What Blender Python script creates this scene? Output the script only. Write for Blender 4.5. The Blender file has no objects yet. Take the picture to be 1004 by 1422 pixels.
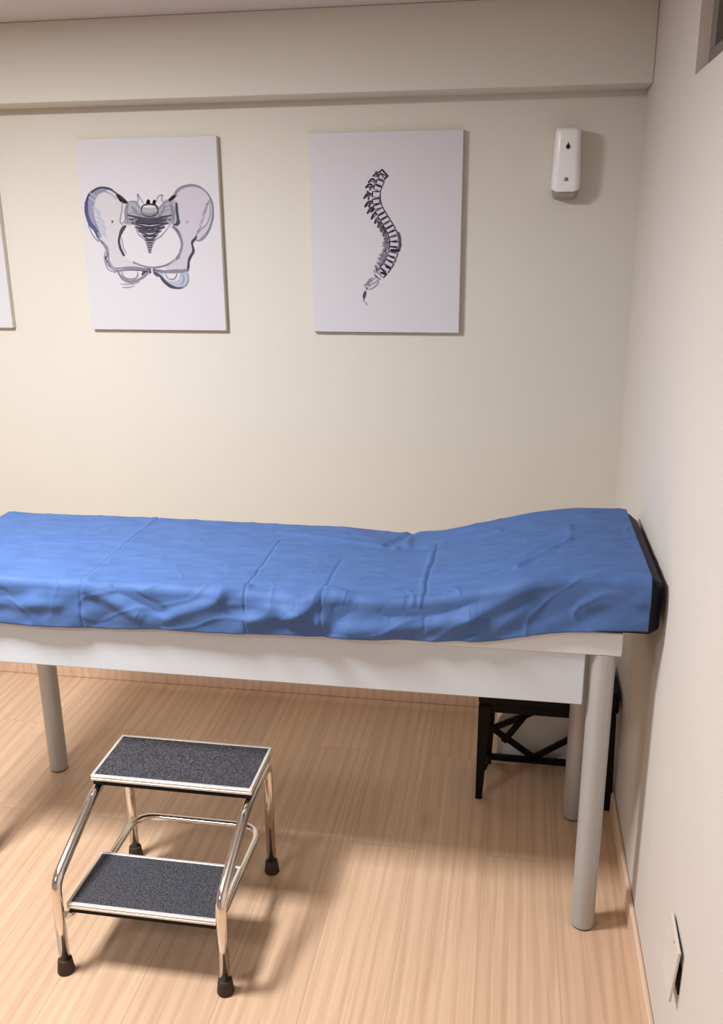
import bpy, bmesh, math, random
from mathutils import Vector, Matrix, noise
from mathutils.geometry import tessellate_polygon
SC = bpy.context.scene
COL = SC.collection
# ------------------------------------------------------------------ helpers
def lin(r, g, b):
    f = lambda c: (c/255/12.92 if c/255 <= .04045 else ((c/255+.055)/1.055)**2.4)
    return (f(r), f(g), f(b), 1)
def new_mat(name):
    m = bpy.data.materials.new(name); m.use_nodes = True
    nt = m.node_tree; return m, nt, nt.nodes['Principled BSDF']
def mat(name, col, rough=.5, metal=0, bump=0, bscale=80, var=0, vscale=6, spec=.5, coat=0):
    m, nt, b = new_mat(name)
    b.inputs['Base Color'].default_value = col; b.inputs['Roughness'].default_value = rough
    b.inputs['Metallic'].default_value = metal; b.inputs['Specular IOR Level'].default_value = spec
    b.inputs['Coat Weight'].default_value = coat
    tc = nt.nodes.new('ShaderNodeTexCoord')
    if var:
        n = nt.nodes.new('ShaderNodeTexNoise'); n.inputs['Scale'].default_value = vscale; n.inputs['Detail'].default_value = 4
        r = nt.nodes.new('ShaderNodeMixRGB'); r.inputs[1].default_value = tuple(c*(1-var) for c in col[:3])+(1,)
        r.inputs[2].default_value = tuple(min(1, c*(1+var)) for c in col[:3])+(1,)
        nt.links.new(tc.outputs['Object'], n.inputs['Vector']); nt.links.new(n.outputs['Fac'], r.inputs[0]); nt.links.new(r.outputs[0], b.inputs['Base Color'])
    if bump:
        n = nt.nodes.new('ShaderNodeTexNoise'); n.inputs['Scale'].default_value = bscale; n.inputs['Detail'].default_value = 5
        bp = nt.nodes.new('ShaderNodeBump'); bp.inputs['Strength'].default_value = bump; bp.inputs['Distance'].default_value = .004
        nt.links.new(tc.outputs['Object'], n.inputs['Vector']); nt.links.new(n.outputs['Fac'], bp.inputs['Height']); nt.links.new(bp.outputs[0], b.inputs['Normal'])
    return m
def link(name, bm, m, parent=None, smooth=False, bevel=0, seg=2):
    me = bpy.data.meshes.new(name); bmesh.ops.recalc_face_normals(bm, faces=bm.faces); bm.to_mesh(me); bm.free()
    for mm in (m if isinstance(m, (list, tuple)) else [m]): me.materials.append(mm)
    o = bpy.data.objects.new(name, me); COL.objects.link(o)
    if parent: o.parent = parent
    if smooth:
        for p in me.polygons: p.use_smooth = True
    if bevel:
        b = o.modifiers.new('bevel', 'BEVEL'); b.width = bevel; b.segments = seg; b.limit_method = 'ANGLE'; b.angle_limit = .6
        for p in me.polygons: p.use_smooth = True
        w = o.modifiers.new('wn', 'WEIGHTED_NORMAL'); w.keep_sharp = True
    return o
def box(bm, x0, x1, y0, y1, z0, z1, M=None):
    vs = [bm.verts.new((x, y, z)) for x in (x0, x1) for y in (y0, y1) for z in (z0, z1)]
    if M is not None:
        for v in vs: v.co = M @ v.co
    for f in ((0,1,3,2), (4,6,7,5), (0,4,5,1), (2,3,7,6), (0,2,6,4), (1,5,7,3)): bm.faces.new([vs[i] for i in f])
    return bm
def B(*a): return box(bmesh.new(), *a)
def fillet(pts, rads, n=7):
    """polyline with rounded corners"""
    P = [Vector(p) for p in pts]; out = [P[0]]
    for i in range(1, len(P)-1):
        a, b, c = P[i-1], P[i], P[i+1]; r = rads[i-1]
        u, v = (a-b).normalized(), (c-b).normalized()
        A_, C_ = b+u*r, b+v*r
        for k in range(n+1):
            t = k/n; out.append(A_*(1-t)**2 + b*2*t*(1-t) + C_*t*t)
    out.append(P[-1]); return out
def tube(bm, path, r, n=16, cap=True):
    P = [Vector(p) for p in path]; rings = []; ref = None
    for i, p in enumerate(P):
        if i == 0: t = P[1]-P[0]
        elif i == len(P)-1: t = P[-1]-P[-2]
        else: t = (P[i+1]-P[i]).normalized()+(P[i]-P[i-1]).normalized()
        t.normalize()
        if ref is None: ref = t.orthogonal().normalized()
        ref = (ref - t*ref.dot(t)).normalized(); s = t.cross(ref)
        rr = r[i] if isinstance(r, (list, tuple)) else r
        rings.append([bm.verts.new(p+(ref*math.cos(a)+s*math.sin(a))*rr) for a in [2*math.pi*k/n for k in range(n)]])
    for a, b in zip(rings, rings[1:]):
        for k in range(n): bm.faces.new((a[k], a[(k+1)%n], b[(k+1)%n], b[k]))
    if cap: bm.faces.new(rings[0]); bm.faces.new(rings[-1])
    return bm
def lathe(bm, c, prof, n=24):
    """prof: (radius, z) bottom to top around vertical axis at c"""
    rings = [[bm.verts.new((c[0]+r*math.cos(2*math.pi*k/n), c[1]+r*math.sin(2*math.pi*k/n), z)) for k in range(n)] for r, z in prof]
    for a, b in zip(rings, rings[1:]):
        for k in range(n): bm.faces.new((a[k], a[(k+1)%n], b[(k+1)%n], b[k]))
    bm.faces.new(rings[0]); bm.faces.new(rings[-1]); return bm
def bar(bm, a, b, w, d):
    """rectangular bar from a to b; w across in plane xz, d along y"""
    a, b = Vector(a), Vector(b); t = (b-a).normalized(); yv = Vector((0, 1, 0))
    s = t.cross(yv).normalized(); yv = s.cross(t).normalized(); vs = []
    for p in (a, b):
        for i, j in ((-1,-1), (1,-1), (1,1), (-1,1)): vs.append(bm.verts.new(p+s*w/2*i+yv*d/2*j))
    for f in ((0,1,2,3), (4,7,6,5), (0,4,5,1), (1,5,6,2), (2,6,7,3), (3,7,4,0)): bm.faces.new([vs[i] for i in f])
    return bm
def setp(o, label=None, cat=None, group=None, kind=None):
    if label: o['label'] = label
    if cat: o['category'] = cat
    if group: o['group'] = group
    if kind: o['kind'] = kind
    return o
def empty(name, loc, label, cat, group=None):
    o = bpy.data.objects.new(name, None); o.empty_display_size = .05; COL.objects.link(o); o.location = loc
    return setp(o, label, cat, group)
def settle(root):
    """parts were modelled in world coordinates: shift them into the thing's frame"""
    bpy.context.view_layer.update()
    inv = Matrix.Translation(-Vector(root.location))
    for ch in root.children: ch.data.transform(inv)
    for ch in root.children:
        for g in ch.children: g.data.transform(inv)
def struct(o): return setp(o, kind='structure')

# ------------------------------------------------------------------ materials
WALL = lin(214, 209, 197)
def plaster(name, col):
    m, nt, b = new_mat(name); L = nt.links.new
    b.inputs['Roughness'].default_value = .75; b.inputs['Specular IOR Level'].default_value = .25
    tc = nt.nodes.new('ShaderNodeTexCoord')
    n1 = nt.nodes.new('ShaderNodeTexNoise'); n1.inputs['Scale'].default_value = 2.2; n1.inputs['Detail'].default_value = 3
    n2 = nt.nodes.new('ShaderNodeTexNoise'); n2.inputs['Scale'].default_value = 140; n2.inputs['Detail'].default_value = 4
    r = nt.nodes.new('ShaderNodeMixRGB'); r.inputs[1].default_value = tuple(c*.95 for c in col[:3])+(1,); r.inputs[2].default_value = col
    bp = nt.nodes.new('ShaderNodeBump'); bp.inputs['Strength'].default_value = .12; bp.inputs['Distance'].default_value = .002
    L(tc.outputs['Object'], n1.inputs['Vector']); L(tc.outputs['Object'], n2.inputs['Vector']); L(n1.outputs['Fac'], r.inputs[0])
    L(r.outputs[0], b.inputs['Base Color']); L(n2.outputs['Fac'], bp.inputs['Height']); L(bp.outputs[0], b.inputs['Normal'])
    return m
m_wall = plaster('wall_paint', WALL)
m_wall2 = plaster('right_wall_paint', lin(212, 205, 197))
m_wall_dim = plaster('dimmed_unseen_wall', lin(165, 166, 170))  # unseen walls darkened to cut the bounced fill light
m_ceil = plaster('ceiling_paint', lin(214, 208, 204))
def oak(name, light, dark, planks=True, scale=1.0):
    m, nt, b = new_mat(name); L = nt.links.new; N = nt.nodes.new
    b.inputs['Roughness'].default_value = .42; b.inputs['Specular IOR Level'].default_value = .4
    tc = N('ShaderNodeTexCoord'); sx = N('ShaderNodeSeparateXYZ'); cb = N('ShaderNodeCombineXYZ')
    L(tc.outputs['Object'], sx.inputs[0]); L(sx.outputs['Y'], cb.inputs['X']); L(sx.outputs['X'], cb.inputs['Y'])
    br = N('ShaderNodeTexBrick'); br.offset = .37; br.offset_frequency = 2; br.squash = 1
    br.inputs['Scale'].default_value = 1; br.inputs['Brick Width'].default_value = 1.28; br.inputs['Row Height'].default_value = .19
    br.inputs['Mortar Size'].default_value = .0014; br.inputs['Mortar Smooth'].default_value = .3
    br.inputs['Color1'].default_value = (0,0,0,1); br.inputs['Color2'].default_value = (1,1,1,1); br.inputs['Mortar'].default_value = (.5,.5,.5,1)
    mp0 = N('ShaderNodeMapping'); mp0.inputs['Location'].default_value = (.35, -.005, 0)
    L(cb.outputs[0], mp0.inputs[0]); L(mp0.outputs[0], br.inputs['Vector'])
    # per-plank shift of grain
    add = N('ShaderNodeVectorMath'); add.operation = 'MULTIPLY_ADD'; add.inputs[1].default_value = (7, 3, 5)
    L(br.outputs['Color'], add.inputs[0]); L(tc.outputs['Object'], add.inputs[2])
    mp = N('ShaderNodeMapping'); mp.inputs['Scale'].default_value = (95*scale, 2.2*scale, 20*scale); L(add.outputs[0], mp.inputs[0])
    g = N('ShaderNodeTexNoise'); g.inputs['Scale'].default_value = 1; g.inputs['Detail'].default_value = 8; g.inputs['Roughness'].default_value = .65; g.inputs['Distortion'].default_value = .6
    L(mp.outputs[0], g.inputs['Vector'])
    mp2 = N('ShaderNodeMapping'); mp2.inputs['Scale'].default_value = (7, .55, 5); L(add.outputs[0], mp2.inputs[0])
    w = N('ShaderNodeTexWave'); w.wave_type = 'BANDS'; w.bands_direction = 'X'; w.inputs['Scale'].default_value = 1.3; w.inputs['Distortion'].default_value = 9; w.inputs['Detail'].default_value = 3; w.inputs['Detail Scale'].default_value = .9
    L(mp2.outputs[0], w.inputs['Vector'])
    vo = N('ShaderNodeTexVoronoi'); vo.inputs['Scale'].default_value = 1; mp3 = N('ShaderNodeMapping'); mp3.inputs['Scale'].default_value = (4.2, 1.5, 3)
    L(add.outputs[0], mp3.inputs[0]); L(mp3.outputs[0], vo.inputs['Vector'])
    kr = N('ShaderNodeValToRGB'); kr.color_ramp.elements[0].position = .03; kr.color_ramp.elements[0].color = (.35,.35,.35,1); kr.color_ramp.elements[1].position = .13; kr.color_ramp.elements[1].color = (0,0,0,1)
    L(vo.outputs['Distance'], kr.inputs[0])
    cr = N('ShaderNodeValToRGB'); cr.color_ramp.elements[0].position = .25; cr.color_ramp.elements[0].color = dark; cr.color_ramp.elements[1].position = .72; cr.color_ramp.elements[1].color = light
    L(g.outputs['Fac'], cr.inputs[0])
    m1 = N('ShaderNodeMixRGB'); m1.blend_type = 'MULTIPLY'; m1.inputs[0].default_value = .24
    wr = N('ShaderNodeValToRGB'); wr.color_ramp.elements[0].position = .1; wr.color_ramp.elements[0].color = (.62,.55,.48,1); wr.color_ramp.elements[1].position = .55; wr.color_ramp.elements[1].color = (1,1,1,1)
    L(w.outputs['Fac'], wr.inputs[0]); L(cr.outputs[0], m1.inputs[1]); L(wr.outputs[0], m1.inputs[2])
    m2 = N('ShaderNodeMixRGB'); m2.inputs[2].default_value = tuple(c*.45 for c in dark[:3])+(1,); L(kr.outputs[0], m2.inputs[0]); L(m1.outputs[0], m2.inputs[1])
    out = m2.outputs[0]
    if planks:
        m3 = N('ShaderNodeMixRGB'); m3.blend_type = 'MULTIPLY'; m3.inputs[0].default_value = 1
        vr = N('ShaderNodeValToRGB'); vr.color_ramp.elements[0].color = (.88,.86,.85,1); vr.color_ramp.elements[1].color = (1,1,1,1)
        L(br.outputs['Color'], vr.inputs[0]); L(out, m3.inputs[1]); L(vr.outputs[0], m3.inputs[2])
        m4 = N('ShaderNodeMixRGB'); m4.inputs[2].default_value = tuple(c*.55 for c in dark[:3])+(1,)
        mf = N('ShaderNodeMath'); mf.operation = 'MULTIPLY'; mf.inputs[1].default_value = .4
        L(br.outputs['Fac'], mf.inputs[0]); L(mf.outputs[0], m4.inputs[0]); L(m3.outputs[0], m4.inputs[1]); out = m4.outputs[0]
        bp = N('ShaderNodeBump'); bp.inputs['Strength'].default_value = .25; bp.inputs['Distance'].default_value = .001
        L(g.outputs['Fac'], bp.inputs['Height']); L(bp.outputs[0], b.inputs['Normal'])
    L(out, b.inputs['Base Color']); return m
m_floor = oak('oak_laminate', lin(222, 189, 158), lin(200, 164, 133))
m_base = oak('oak_baseboard', lin(224, 194, 168), lin(212, 180, 152), planks=False)
m_white_metal = mat('white_painted_steel', lin(214, 217, 220), .45, bump=.04, bscale=200)
m_grey_metal = mat('grey_painted_steel', lin(200, 207, 214), .38, bump=.03, bscale=150, var=.04)
m_grey_leg = mat('silver_grey_leg_paint', lin(176, 176, 176), .35, metal=.25, var=.05, vscale=9)
m_navy = mat('navy_vinyl', lin(8, 11, 32), .55, bump=.08, bscale=60, spec=.2)
m_rubber = mat('dark_rubber', lin(54, 38, 30), .7, bump=.1, bscale=120)
m_black = mat('black_plastic', lin(10, 9, 9), .6, bump=.05, bscale=120, spec=.2)
m_chrome = mat('chrome', lin(232, 226, 218), .12, metal=1)
m_trim = mat('ribbed_aluminium_trim', lin(232, 228, 222), .3, metal=.5)
m_canvas = mat('white_canvas', lin(206, 203, 207), .85, bump=.15, bscale=400, spec=.2)
m_canvas_side = mat('cream_canvas_edge', lin(214, 206, 190), .85, bump=.1, bscale=300, spec=.2)
m_disp = mat('glossy_white_plastic', lin(240, 238, 236), .28, coat=.2)
m_disp_grey = mat('grey_plastic', lin(150, 143, 132), .5)
m_ink = mat('black_gloss', lin(24, 20, 18), .2)
m_emb = mat('grey_print', lin(96, 102, 98), .6)
m_plate = mat('cream_plastic', lin(212, 204, 195), .5, var=.05, vscale=20)
m_winframe = mat('grey_window_frame', lin(118, 112, 104), .5)
m_bin = mat('white_bin_plastic', lin(246, 245, 240), .5)
def grit(name, a, b_, s=520):
    m, nt, b = new_mat(name); L = nt.links.new; N = nt.nodes.new
    tc = N('ShaderNodeTexCoord'); v = N('ShaderNodeTexNoise'); v.inputs['Scale'].default_value = s; v.inputs['Detail'].default_value = 2
    r = N('ShaderNodeValToRGB'); r.color_ramp.elements[0].position = .42; r.color_ramp.elements[0].color = a; r.color_ramp.elements[1].position = .68; r.color_ramp.elements[1].color = b_
    bp = N('ShaderNodeBump'); bp.inputs['Strength'].default_value = .5; bp.inputs['Distance'].default_value = .002
    L(tc.outputs['Object'], v.inputs['Vector']); L(v.outputs['Fac'], r.inputs[0]); L(r.outputs[0], b.inputs['Base Color']); L(v.outputs['Fac'], bp.inputs['Height']); L(bp.outputs[0], b.inputs['Normal'])
    b.inputs['Roughness'].default_value = .6; return m
m_mat = grit('anti_slip_rubber', lin(26, 26, 32), lin(88, 86, 96), 300)
# blue non-woven sheet
m_sheet, nt, b = new_mat('blue_disposable_sheet')
b.inputs['Base Color'].default_value = lin(74, 122, 206); b.inputs['Roughness'].default_value = .62; b.inputs['Sheen Weight'].default_value = 0
b.inputs['Specular IOR Level'].default_value = .25
tc = nt.nodes.new('ShaderNodeTexCoord'); n = nt.nodes.new('ShaderNodeTexNoise'); n.inputs['Scale'].default_value = 26; n.inputs['Detail'].default_value = 6
mp = nt.nodes.new('ShaderNodeMapping'); mp.inputs['Scale'].default_value = (.6, 1.6, 1)
bp = nt.nodes.new('ShaderNodeBump'); bp.inputs['Strength'].default_value = .35; bp.inputs['Distance'].default_value = .006
nt.links.new(tc.outputs['Object'], mp.inputs[0]); nt.links.new(mp.outputs[0], n.inputs['Vector']); nt.links.new(n.outputs['Fac'], bp.inputs['Height']); nt.links.new(bp.outputs[0], b.inputs['Normal'])
rm = nt.nodes.new('ShaderNodeValToRGB'); rm.color_ramp.elements[0].position=.3; rm.color_ramp.elements[0].color = lin(68, 97, 148); rm.color_ramp.elements[1].position=.7; rm.color_ramp.elements[1].color = lin(77, 108, 162)
nt.links.new(n.outputs['Fac'], rm.inputs[0]); nt.links.new(rm.outputs[0], b.inputs['Base Color'])
m_pane, nt, b = new_mat('frosted_window_glass')
b.inputs['Base Color'].default_value = lin(170, 168, 160); b.inputs['Roughness'].default_value = .4; b.inputs['Transmission Weight'].default_value = .6

# ------------------------------------------------------------------ room shell
LX, FY, CZ = -4.3, -4.6, 2.258
struct(link('floor', B(LX-.1, .12, FY-.1, .12, -.1, 0), m_floor))
struct(link('wall_back', B(LX-.1, .12, 0, .12, 0, CZ), m_wall))
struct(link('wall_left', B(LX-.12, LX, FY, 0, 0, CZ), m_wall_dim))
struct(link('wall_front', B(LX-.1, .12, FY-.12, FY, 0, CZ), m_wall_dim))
WY0, WY1, WZ0, WZ1 = -2.0, -.79, 1.954, 2.2
bm = bmesh.new()
box(bm, 0, .12, WY1, 0, 0, CZ); box(bm, 0, .12, FY, WY0, 0, CZ); box(bm, 0, .12, WY0, WY1, 0, WZ0); box(bm, 0, .12, WY0, WY1, WZ1, CZ)
struct(link('wall_right', bm, m_wall2))
struct(link('ceiling', B(LX-.1, .12, FY-.1, .12, CZ, CZ+.1), m_ceil))
struct(link('trim_1', B(LX, 0, -.125, 0, 2.033, CZ), m_wall, bevel=.004))
BH, BT = .064, .012
struct(link('baseboard_back', B(LX, 0, -BT, 0, 0, BH), m_base, bevel=.004))
struct(link('baseboard_right', B(-BT, 0, FY, -BT, 0, BH), m_base, bevel=.004))
struct(link('baseboard_left', B(LX, LX+BT, FY, -BT, 0, BH), m_base, bevel=.004))
# high window recessed in the right wall
w = struct(bpy.data.objects.new('window_1', None)); COL.objects.link(w); w.location = (.06, (WY0+WY1)/2, WZ0)
bm = bmesh.new(); fx0, fx1, fw = .024, .075, .045
box(bm, fx0, fx1, WY0, WY1, WZ0, WZ0+fw); box(bm, fx0, fx1, WY0, WY1, WZ1-fw, WZ1)
for y in (WY0, (WY0+WY1)/2-fw/2, WY1-fw): box(bm, fx0, fx1, y, y+fw, WZ0+fw, WZ1-fw)
link('window_frame', bm, m_winframe, w, bevel=.003)
link('window_pane', B(.045, .05, WY0+fw, WY1-fw, WZ0+fw, WZ1-fw), m_pane, w)
settle(w)

# ------------------------------------------------------------------ treatment table
TX0, TX1, TY0, TY1 = -1.80, -.085, -1.07, -.575
LXa, LXb, LYa, LYb = -1.74, -.122, -1.043, -.606
t = empty('treatment_table', ((TX0+TX1)/2, (TY0+TY1)/2, 0), 'long grey and white steel treatment table on round legs against the right wall', 'table')
link('table_top', B(TX0, TX1, TY0, TY1, .746, .803), m_white_metal, t, bevel=.004)
link('front_rail', B(LXa+.042, LXb-.040, -1.062, -1.042, .617, .746), m_grey_metal, t, bevel=.003)
link('rear_rail', B(LXa+.042, LXb-.040, -.607, -.587, .640, .746), m_grey_metal, t, bevel=.003)
for x in (LXa, LXb): link('end_rail', B(x-.010, x+.010, LYa+.034, LYb-.034, .66, .746), m_grey_metal, t, bevel=.003)
for x in (LXa, LXb):
    for y in (LYa, LYb):
        lg = link('leg', lathe(bmesh.new(), (x, y), [(.0272, .004), (.0285, .006), (.0285, .744), (.027, .746)]), m_grey_leg, t, smooth=True)
        md = lg.modifiers.new('e', 'EDGE_SPLIT')
        link('foot_shadow_disc', lathe(bmesh.new(), (x, y), [(.024, 0), (.0262, .001), (.0262, .0038), (.022, .0039)]), m_black, lg, smooth=True)  # thin black disc standing in for the small shadow under the leg
settle(t)

# ------------------------------------------------------------------ mattress and sheet
def ss(a, b, x):
    u = min(1, max(0, (x-a)/(b-a))); return u*u*(3-2*u)
def top_z(x, y=0):
    z = .857 + .083*ss(-.62, -.12, x)
    z -= .010*math.exp(-((x+.62)/.12)**2) * ss(-.95, -.6, y)
    return z
MY0, MY1 = -1.078, -.580
bm = bmesh.new(); rows = []; NX = 90; nk = 10
X0, X1 = -1.800, -.012
for i in range(NX+1):
    x = X0+(X1-X0)*i/NX; T = top_z(x)-.007; r = .016
    e = min(1, (x-X0)/.014, (X1-x)/.014); e = max(0, e); ins = .014*(1-math.sqrt(max(0, 1-(1-e)**2)))
    y0, y1, z0, T = MY0+ins, MY1-ins, .8035+ins*.5, T-ins
    ring = []
    for cy, cz, a0 in ((y0+r, z0+r, 180), (y0+r, T-r, 90), (y1-r, T-r, 0), (y1-r, z0+r, -90)):
        rng = range(nk+1)
        for k in rng:
            a = math.radians(a0+90-(90*k/nk) if a0 != 180 else 270-90*k/nk)
            ring.append((x, cy+r*math.cos(a), cz+r*math.sin(a)))
    rows.append([bm.verts.new(p) for p in ring])
for a, b_ in zip(rows, rows[1:]):
    n_ = len(a)
    for k in range(n_): bm.faces.new((a[k], a[(k+1)%n_], b_[(k+1)%n_], b_[k]))
bm.faces.new(rows[0]); bm.faces.new(rows[-1])
mt = link('mattress', bm, m_navy, smooth=True)
setp(mt, 'dark navy vinyl mattress showing at the right end below the blue sheet', 'mattress')

# sheet: cross-section arc length s ; s=0 at the front crest, negative over the top to the back, positive down the front
SX0, SX1 = -1.815, -.038
CR = .020
WID = abs(MY1-MY0)
creases = [ # (x1,s1,x2,s2,width,amp) sharp fold marks and soft wrinkles
 (-1.345,-.50,-1.345,.14,.004,-.0024), (-1.355,-.50,-1.335,.0,.012,.002),
 (-.945,-.34,-.94,.12,.0030,-.0026), (-.757,-.22,-.757,.10,.004,-.0024), (-.523,-.36,-.520,.07,.004,-.0026), (-.535,-.3,-.53,.03,.006,.003),
 (-1.9,-.255,-.25,-.265,.004,.0018), (-1.9,-.245,-1.2,-.25,.004,-.0014),
 (-.96,-.40,-.63,-.335,.009,.0065), (-.63,-.335,-.36,-.372,.008,.0060), (-.655,-.345,-.60,-.50,.012,-.0075), (-.60,-.34,-.62,-.50,.012,.005),
 (-.40,-.42,-.60,-.49,.012,.004), (-.66,-.36,-.80,-.47,.014,.003),
 (-.757,-.018,-.70,.006,.016,.010), (-.757,0,-.84,.055,.014,.006), (-.70,.0,-.72,.06,.02,-.004),
 (-.565,-.03,-.545,.010,.005,.003), (-.555,-.01,-.56,.02,.006,-.003), (-.46,-.02,-.44,.015,.005,.003), (-.94,-.005,-1.0,.012,.010,.007), (-.94,.0,-1.02,.0,.008,.004),
 (-1.33,.012,-1.20,.075,.016,.007), (-1.25,.01,-1.13,.065,.014,-.006), (-1.13,.075,-1.0,.02,.016,.007), (-1.0,.045,-.85,.055,.018,-.005),
 (-.93,.065,-.80,.035,.018,.009), (-.83,.03,-.76,.06,.018,.007), (-.70,.075,-.42,.055,.022,.010), (-.42,.055,-.22,-.02,.020,.008), (-.60,.035,-.40,.03,.020,-.007),
 (-.50,-.10,-.30,-.20,.010,.004), (-.32,-.08,-.20,-.22,.008,.006), (-.20,-.22,-.19,-.33,.010,.004), (-.36,-.06,-.24,-.14,.006,.004), (-.22,-.04,-.05,-.02,.012,.004),
 (-.30,-.26,-.12,-.28,.010,.003), (-.75,-.25,-.60,-.23,.008,.002), (-.40,-.10,-.30,-.12,.008,.003), (-1.75,.07,-1.40,.06,.016,.005), (-1.80,.03,-1.55,.04,.014,-.004),
 (-1.30,-.15,-1.05,-.16,.012,.0018), (-1.7,-.12,-1.45,-.10,.012,.0016), (-.15,-.40,-.06,-.38,.01,.003), (-.18,.06,-.05,.05,.02,.003)]
def wr(x, s):
    d = 0
    x0_, s0_ = x, s
    x = x+.006*noise.noise(Vector((s*14, x*3, 2.2))); s = s+.005*noise.noise(Vector((x*9, s*9, 6.1)))
    for x1, s1, x2, s2, w_, a in creases:
        dx, ds = x2-x1, s2-s1; L2 = dx*dx+ds*ds
        u = ((x-x1)*dx+(s-s1)*ds)/L2; uc = min(1, max(0, u))
        q = math.hypot(x-x1-uc*dx, s-s1-uc*ds)
        if q < 3*w_: d += (1.35 if s > 0 and w_ > .01 else 1)*a*math.exp(-(q/w_)**2)*(1 if abs(u-uc) < 1e-6 else .8)
    x, s = x0_, s0_
    d += .0022*noise.noise(Vector((x*5, s*9, 1.3))) + .0011*noise.noise(Vector((x*22, s*34, 4.1)))
    rg = max(0, 1-abs(noise.noise(Vector((x*7+s*6, s*10-x*2, 11.7))))*7)**2
    d += .0022*rg*(.6+.3*ss(-.75, -.2, x)) * (1 if s < 0 else 1.6)
    if s > 0:
        k = min(1, s/.03)
        d += k*(.010*(noise.noise(Vector((x*6.5, s*11, 8.2)))+.35) + .006*noise.noise(Vector((x*15+s*20, s*12, 3.3))))
    return d
def hem_z(x):
    pts = [(-1.9, .733), (-1.56, .736), (-1.34, .738), (-1.13, .747), (-.77, .757), (-.50, .762), (-.36, .775), (-.24, .800), (-.14, .816), (-.03, .819)]
    for (a, za), (b_, zb) in zip(pts, pts[1:]):
        if x <= b_: u = (x-a)/(b_-a); return za+(zb-za)*u + .0022*noise.noise(Vector((x*9, 0, 5)))
    return pts[-1][1]
bm = bmesh.new(); rows = []; NXs = 800
ntop, narc, nfr, nbk = 110, 10, 26, 4
for i in range(NXs+1):
    x = SX0+(SX1-SX0)*i/NXs; row = []
    yf, yb = MY0-.004, MY1+.003
    Tf = top_z(x, MY0); Tb = top_z(x, MY1)
    for k in range(nbk):      # back hang
        row.append(((x, yb, Tb-.03+(.03-.008)*k/nbk), (0, 1, 0), -WID-.02))
    for k in range(ntop+1):
        u = k/ntop; y = yb-.006 + (yf+CR-(yb-.006))*u; s = -(y-(yf+CR))
        row.append(((x, y, top_z(x, y)), (0, 0, 1), s))
    for k in range(1, narc+1):
        a = math.pi/2*k/narc
        row.append(((x, yf+CR-CR*math.sin(a), Tf-CR+CR*math.cos(a)), (0, -math.sin(a), math.cos(a)), CR*a*.6))
    hz = hem_z(x); zt = Tf-CR
    for k in range(1, nfr+1):
        u = k/nfr; z = zt+(hz-zt)*u
        row.append(((x, yf, z), (0, -1, 0), CR*.9+(zt-z)))
    vs = []
    for p, nn, s in row:
        s2 = s if s <= 0 else s
        d = wr(x, s2)
        if s > 0: d = max(d, -.001)
        elif s > -WID: d = max(d, -.0035)
        vs.append(bm.verts.new(Vector(p)+Vector(nn)*d))
    rows.append(vs)
for a, b_ in zip(rows, rows[1:]):
    for k in range(len(a)-1): bm.faces.new((a[k], a[k+1], b_[k+1], b_[k]))
sh = link('bed_sheet', bm, m_sheet, smooth=True)
setp(sh, 'wrinkled blue disposable sheet draped over the treatment table mattress', 'sheet')
so = sh.modifiers.new('thick', 'SOLIDIFY'); so.thickness = .0012; so.offset = 1

# ------------------------------------------------------------------ chrome step stool
t = empty('step_stool', (-1.128, -1.18, 0), 'two-step chrome stool with black anti-slip treads in front of the treatment table', 'stool')
R0 = .0125
for x in (-1.322, -.934):
    pth = fillet([(x, -1.385, .03), (x, -1.385, .245), (x, -1.165, .336), (x, -.977, .336), (x, -.977, .03)], [.03, .045, .035])
    sf = link('side_frame', tube(bmesh.new(), pth, R0, 20), m_chrome, t, smooth=True)
    for y in (-1.385, -.977):
        link('foot_cap', lathe(bmesh.new(), (x, y), [(.0185, 0), (.0200, .003), (.0165, .032), (.0155, .036), (.0130, .037)]), m_rubber, sf, smooth=True)
xb0, xb1 = -1.300, -.956
pth = fillet([(-1.320, -1.384, .146), (xb0, -1.345, .146), (xb0, -.988, .146), (xb1, -.988, .146), (xb1, -1.345, .146), (-.936, -1.384, .146)], [.02, .06, .06, .02], 9)
link('brace', tube(bmesh.new(), pth, .0095, 16), m_chrome, t, smooth=True)
def tread(name, x0, x1, y0, y1, z0, z1):
    """chrome-edged tray with a ribbed front edge and a rubber tread"""
    bm = bmesh.new(); e = .007
    box(bm, x0, x1, y0, y0+e, z0, z1); box(bm, x0, x1, y1-e, y1, z0, z1); box(bm, x0, x0+e, y0+e, y1-e, z0, z1); box(bm, x1-e, x1, y0+e, y1-e, z0, z1)
    for k in range(2): box(bm, x0+.001, x1-.001, y0-.0015, y0, z0+.004+k*.007, z0+.007+k*.007)
    tr = link(name, bm, m_trim, t, bevel=.0012)
    link('rubber_tread', B(x0+e, x1-e, y0+e, y1-e, z1-.008, z1-.0015), m_mat, tr)
    link('board', B(x0+.004, x1-.004, y0+.003, y1-.003, z0-.012, z0+.004), m_black, tr)
tread('top_step', -1.333, -.923, -1.155, -.965, .3605, .376)
tread('lower_step', -1.3085, -.9475, -1.372, -1.188, .1675, .182)
settle(t)

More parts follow.
